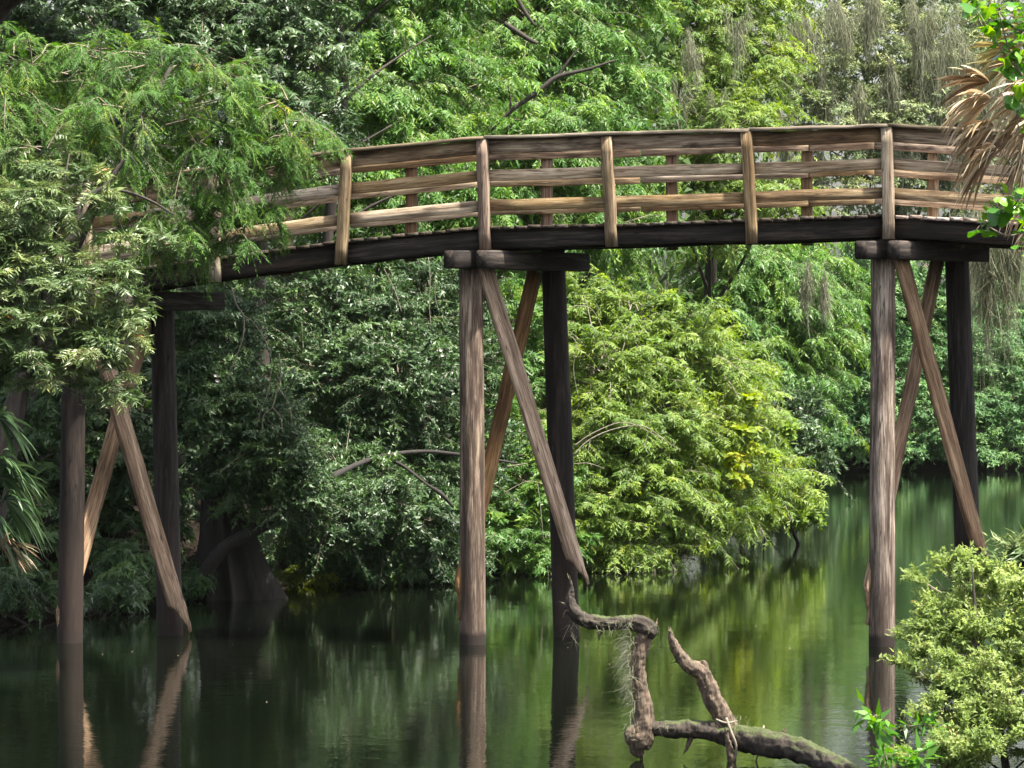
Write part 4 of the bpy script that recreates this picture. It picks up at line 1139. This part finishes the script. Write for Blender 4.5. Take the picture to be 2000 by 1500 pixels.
for k in range(16):
    x0 = rng.uniform(-7.8, -3.6); yb_ = 58
    # shore position
    ys = np.linspace(44, 60, 160); sdv = river_sd(np.full(160, x0), ys); yb_ = ys[np.argmax(sdv > .1)]
    pts = []
    for q in range(5):
        xx = x0 + q * .16 * rng.choice([-1, 1]) * .8 + rng.normal(0, .05); yy = yb_ + .9 - q * .32
        pts.append((xx, yy, float(gz(xx, yy)[0]) * .9 + .06 - (.08 if q == 4 else 0)))
    g.tube(pts, [.035, .03, .024, .018, .008], 6, 4, .15, k)
o = link('bank_roots', g.mesh('bank_roots', BM['dark'])); tag(o, kind='stuff')

# ------------------------------------------------------------------ palms
def fan(parent, name, c, dirv, n, L, wid, mat, seed, droop=.3, arc=1.2, segs=6, side=None):
    """palmate frond: blades radiating from c around dirv"""
    rng = np.random.default_rng(seed)
    d0 = norm(np.asarray(dirv, float)); sv = norm(np.cross(d0, [0, 0, 1.]) if side is None else np.asarray(side, float))
    nv = np.cross(sv, d0)
    Vs = []; Fs = []; T = []; n0 = 0
    for k in range(n):
        a = (k / (n - 1) - .5) * 2 * arc + rng.normal(0, .04)
        d = norm(d0 * math.cos(a) + sv * math.sin(a) + nv * rng.normal(0, .08))
        l = L * (1 - .25 * abs(a) / arc) * rng.uniform(.8, 1.05)
        s_ = norm(np.cross(d, nv + rng.normal(0, .5, 3)))
        dr = droop * rng.uniform(.5, 1.5)
        tw = rng.normal(0, .25)
        for q in range(segs):
            t = q / (segs - 1)
            p = np.asarray(c) + d * l * t * (1 - .25 * dr * t) + np.array([0, 0, -1]) * dr * l * t ** 2.4 + s_ * tw * l * .1 * t * t
            w = wid * (.35 + 1.3 * math.sin(math.pi * min(.999, t * .85 + .08))) * .5 * (1 if t < .95 else .15)
            Vs += [p - s_ * w, p + nv * w * .45, p + s_ * w]
        for q in range(segs - 1):
            b0 = n0 + q * 3
            Fs += [(b0, b0 + 1, b0 + 4, b0 + 3), (b0 + 1, b0 + 2, b0 + 5, b0 + 4)]
            T += [0, 0]; t_ = rng.random(); T[-1] = T[-2] = t_ if q else t_
        tv = rng.random()
        for q in range(len(T) - (segs - 1) * 2, len(T)): T[q] = tv
        n0 += segs * 3
    return link(name, np_mesh(name, np.array(Vs) - np.array(parent.location), Fs, mat=LM[mat], tint=T, smooth=True), parent)

YP = 26.0
palm = empty('cabbage_palm', (5.1, YP + .2, float(gz(5.1, YP)[0])), 'palm at the right edge with a skirt of drooping straw-coloured dead fronds', 'palm')
g = Geo(); zb = palm.location.z
g.tube([(5.1, YP + .2, zb - .2), (5.0, YP + .2, zb + 1.5), (4.75, YP + .15, zb + 3), (4.55, YP + .1, 5.3)], [.2, .17, .16, .17], 16, 8, .06, 3)
link('trunk', g.mesh('trunk', BM['grey'], np.array(palm.location)), palm)
for k, (px, py, dx, dz, n, L, dr, mt, arc) in enumerate([
        (2040, 190, -1, .12, 26, .62, .55, 'straw', .9), (2050, 240, -1, -.1, 28, .62, .6, 'straw', .9), (2030, 290, -1, -.35, 26, .48, .7, 'straw', .9), (2055, 170, -1, .35, 24, .60, .5, 'straw', .8),
        (2040, 120, -1, .10, 20, .45, .25, 'straw', .7), (2020, 340, -.8, -.7, 20, .34, .5, 'straw', .8), (2030, 380, -1, -.15, 20, .34, .6, 'straw', .7),
        (1937, 195, -1, .0, 30, .46, .42, 'straw', .9), (1942, 245, -1, -.2, 32, .46, .5, 'straw', .9), (1932, 160, -1, .2, 26, .44, .3, 'straw', .8), (1947, 290, -.9, -.4, 30, .46, .42, 'straw', .9), (1985, 95, -1, .2, 18, .40, .2, 'olivestraw', .7), (1985, 125, -1, .05, 18, .42, .3, 'olivestraw', .7), (2050, 60, -1, .2, 20, .5, .2, 'olivestraw', .8), (2020, 420, -.6, -.9, 14, .3, .3, 'straw', .6)]):
    fan(palm, 'frond', P(px, py, YP - .1 + .06 * k), (dx, -.35, dz), n, L, .016, mt, 400 + k, dr, arc, side=(0, -.75, .66))
for k in range(4):      # living crown above the frame
    a = k * 1.1 - 1.2
    fan(palm, 'frond', (4.55, YP + .1, 5.4), (math.cos(a), math.sin(a), .6), 26, 1.1, .035, 'palmgreen', 430 + k, .25, 1.5)

# vine with lobed leaves climbing on the palm
def lobed_leaf(seed, size=.13):
    rng = np.random.default_rng(seed)
    # outline radius by angle: five pointed lobes
    n = 20
    a = np.linspace(-2.6, 2.6, n)
    r = .62 + .38 * np.abs(np.cos(a * 1.45)) ** .8 + rng.normal(0, .03, n)
    r *= (1 - .18 * np.abs(a) / 2.6)
    V = [(0, 0, 0)] + [(math.sin(t) * q * .5 * size, (math.cos(t) * .5 * q + .12) * size, -.18 * size * q * q + .05 * size * math.sin(3 * t)) for t, q in zip(a, r)]
    F3 = [(0, k + 2, k + 1) for k in range(n - 1)]
    return np_mesh('leaf', V, None, F3, LM['vine'], tint=[rng.random() * .9] * 0 + [float(rng.random())] * (n - 1))
LL = [lobed_leaf(k) for k in range(6)]
def vine(name, label, spots, Y, seed, scale=1.0):
    rng = random.Random(seed)
    c = P(spots[0][0], spots[0][1], Y)
    e = empty(name, c, label, 'vine')
    g = Geo()
    prev = None
    for (px, py, rx, rz, n) in spots:
        cc = P(px, py, Y)
        if prev is not None:
            mm = prev.lerp(cc, .5) + Vector((0, 0, -.05)); g.tube([tuple(prev), tuple(mm), tuple(cc)], [.006, .006, .005], 5, 4, .1, 1)
        prev = cc
        for _ in range(n):
            p = P(px + rng.gauss(0, rx * .6), py + rng.gauss(0, rz * .6), Y + rng.gauss(0, .12))
            mm = cc.lerp(p, .5) + Vector((0, 0, .02))
            g.tube([tuple(cc), tuple(mm), tuple(p)], [.003, .0025, .002], 4, 2, 0, 1)
            o = link('leaf', rng.choice(LL), e)
            s = rng.uniform(.6, 1.25) * scale
            o.matrix_local = Matrix.Translation(p - c) @ Matrix.Rotation(rng.uniform(0, 6.28), 4, 'Z') @ Matrix.Rotation(rng.uniform(-1.3, .3), 4, 'X') @ Matrix.Rotation(rng.uniform(-.6, .6), 4, 'Y') @ Matrix.Scale(s, 4)
    link('stem', g.mesh('stem', BM['twig'], np.array(c)), e)
    return e
vine('grape_vine', 'bright green lobed vine leaves in the top right corner over the palm', [(2010, 60, 60, 40, 34), (1950, 20, 50, 22, 16), (1985, 125, 25, 25, 10), (2030, 180, 30, 40, 14), (1900, 8, 30, 14, 12), (1935, 60, 20, 30, 8)], YP - .5, 1)
vine('grape_vine', 'pale green lobed vine leaves hanging at the right end of the deck', [(1990, 390, 35, 25, 16), (1950, 405, 30, 18, 10), (1925, 440, 14, 18, 5), (2010, 450, 25, 30, 12), (1985, 210, 20, 20, 5)], YP - .4, 2)
# moss below the palm
def moss_thing(label, spots, Y, seed):
    e = empty('spanish_moss', P(spots[0][0], spots[0][1], Y), label, 'moss')
    for k, (px, py, w, h, n) in enumerate(spots): moss(e, px, py, Y, w, h, n, seed + k, 'moss_strands')
moss_thing('pale grey Spanish moss hanging below the right end of the bridge', [(1925, 480, 28, 140, 700), (1965, 470, 30, 110, 500), (1990, 460, 25, 90, 300)], 46.5, 500)

# left palmetto
pm = empty('palmetto', gp(-60, 38), 'palmetto with green fan fronds and one dead brown frond at the left edge', 'palm')
g = Geo(); pc = P(-70, 1130, 38); g.tube([(pm.location.x, 38, pm.location.z - .1), (pc.x, 38, (pm.location.z + pc.z) / 2), tuple(pc)], [.1, .09, .08], 10, 5, .1, 1)
for (fx, fy) in ((-2, 815), (3, 930), (8, 975), (3, 1065), (-12, 1010), (-7, 900)):
    q = P(fx, fy, 36.6); g.tube([tuple(pc), tuple(pc.lerp(q, .5) + Vector((0, -.05, .05))), tuple(q)], [.014, .010, .008], 5, 4, 0, 1)
link('trunk', g.mesh('trunk', BM['dark'], np.array(pm.location)), pm)
for k, (px, py, dx, dz, L, mt, dr) in enumerate([(-2, 815, .8, -.45, .50, 'palmgreen', .35), (3, 930, 1, .15, .62, 'palmgreen', .5), (8, 975, .9, -.35, .62, 'palmgreen', .45), (3, 1065, 1, .1, .42, 'straw', .35), (-12, 1010, .7, -.8, .6, 'palmgreen', .3), (-7, 900, .9, -.2, .6, 'palmgreen', .5)]):
    fan(pm, 'frond', P(px, py, 36.6), (dx, -.3, dz), 24, L, .019, mt, 450 + k, dr, 1.15, side=(0, -.7, .7))

# ------------------------------------------------------------------ lower right shrub and plants
def bgp(px, Y): return gp(px, Y)
plant('compound_leaved_shrub', 'pale yellow-green feathery shrub filling the lower right corner', 'shrub', gp(1980, 29.0), [
    (1880, 1150, 80, 60, 29.6), (1960, 1180, 80, 80, 29.6), (1840, 1240, 80, 60, 29.5), (1950, 1290, 110, 80, 29.3), (1860, 1340, 90, 70, 29.2), (1960, 1400, 110, 80, 29), (1850, 1420, 80, 60, 28.9),
    (2060, 1260, 110, 140, 29.3), (1850, 1095, 28, 30, 29.7), (1780, 1215, 36, 20, 29.6), (1775, 1310, 36, 24, 29.4), (2080, 1420, 120, 110, 29), (1900, 1480, 120, 60, 28.7), (1830, 1500, 80, 50, 28.6)],
    62000, 'fern', .03, leaf=(0.04, 0.018), twig=.15, per=13, droop=.12, style='tuft', seed=50, bough_len=.46, updir=.9, bark='dark')
plant('narrow_leaved_sapling', 'narrow-leaved pale sapling poking up at the right edge above the feathery shrub', 'sapling', gp(2040, 30.5), [
    (1985, 1085, 30, 22, 30.6), (1945, 1075, 26, 10, 30.6), (2010, 1060, 30, 30, 30.6), (1990, 1130, 30, 30, 30.6)],
    1300, 'willow', .015, leaf=(.12, .018), twig=.18, per=9, droop=.1, seed=51, bough_len=.3, limbs=False)
plant('waterside_weed', 'a few long bright green leaves low in front of the right front pile', 'plant', gp(1800, 27.8), [
    (1730, 1470, 30, 26, 28.0, .12), (1785, 1430, 26, 30, 28.0, .12), (1715, 1395, 16, 12, 28.0, .1), (1770, 1480, 40, 20, 27.9, .12), (1830, 1440, 30, 20, 27.9, .12)],
    90, 'vine', .004, leaf=(.14, .04), twig=.16, per=2, droop=.35, style='tuft', seed=52, bough_len=.22, limbs=False)

# floating leaves and specks on the water
m = 240
x = rng.uniform(-5, 9, m); y = rng.uniform(31, 95, m); kq = river_sd(x, y) < -.3; x, y = x[kq], y[kq]
aq = norm(np.stack([rng.normal(0, 1, len(x)), rng.normal(0, 1, len(x)), np.zeros(len(x))], 1))
V, F = leaves_geo(np.stack([x, y, np.full(len(x), .006)], 1), aq, rng.uniform(.015, .05, len(x)), rng.uniform(.008, .02, len(x)), rng=rng, up_j=.02, fold=.05)
tag(link('floating_leaves', np_mesh('floating_leaves', V, F, mat=LM['straw'], tint=rng.random(len(x)))), kind='stuff')


# ------------------------------------------------------------------ humid air over the river
def haze(density):
    m, nt, out = new_mat('humid_air')
    pv = N(nt, 'ShaderNodeVolumePrincipled')
    pv.inputs['Color'].default_value = (.86, .92, .88, 1)
    pv.inputs['Density'].default_value = density
    pv.inputs['Anisotropy'].default_value = .3
    nt.links.new(pv.outputs[0], out.inputs['Volume'])
    x0, x1, y0, y1, z0, z1 = -70, 75, -6, 150, -3.2, 27
    V = [(x, y, z) for z in (z0, z1) for y in (y0, y1) for x in (x0, x1)]
    F = [(0, 2, 3, 1), (4, 5, 7, 6), (0, 1, 5, 4), (2, 6, 7, 3), (0, 4, 6, 2), (1, 3, 7, 5)]
    tag(link('haze', np_mesh('haze', V, F, mat=m)), kind='stuff')
haze(.00005)
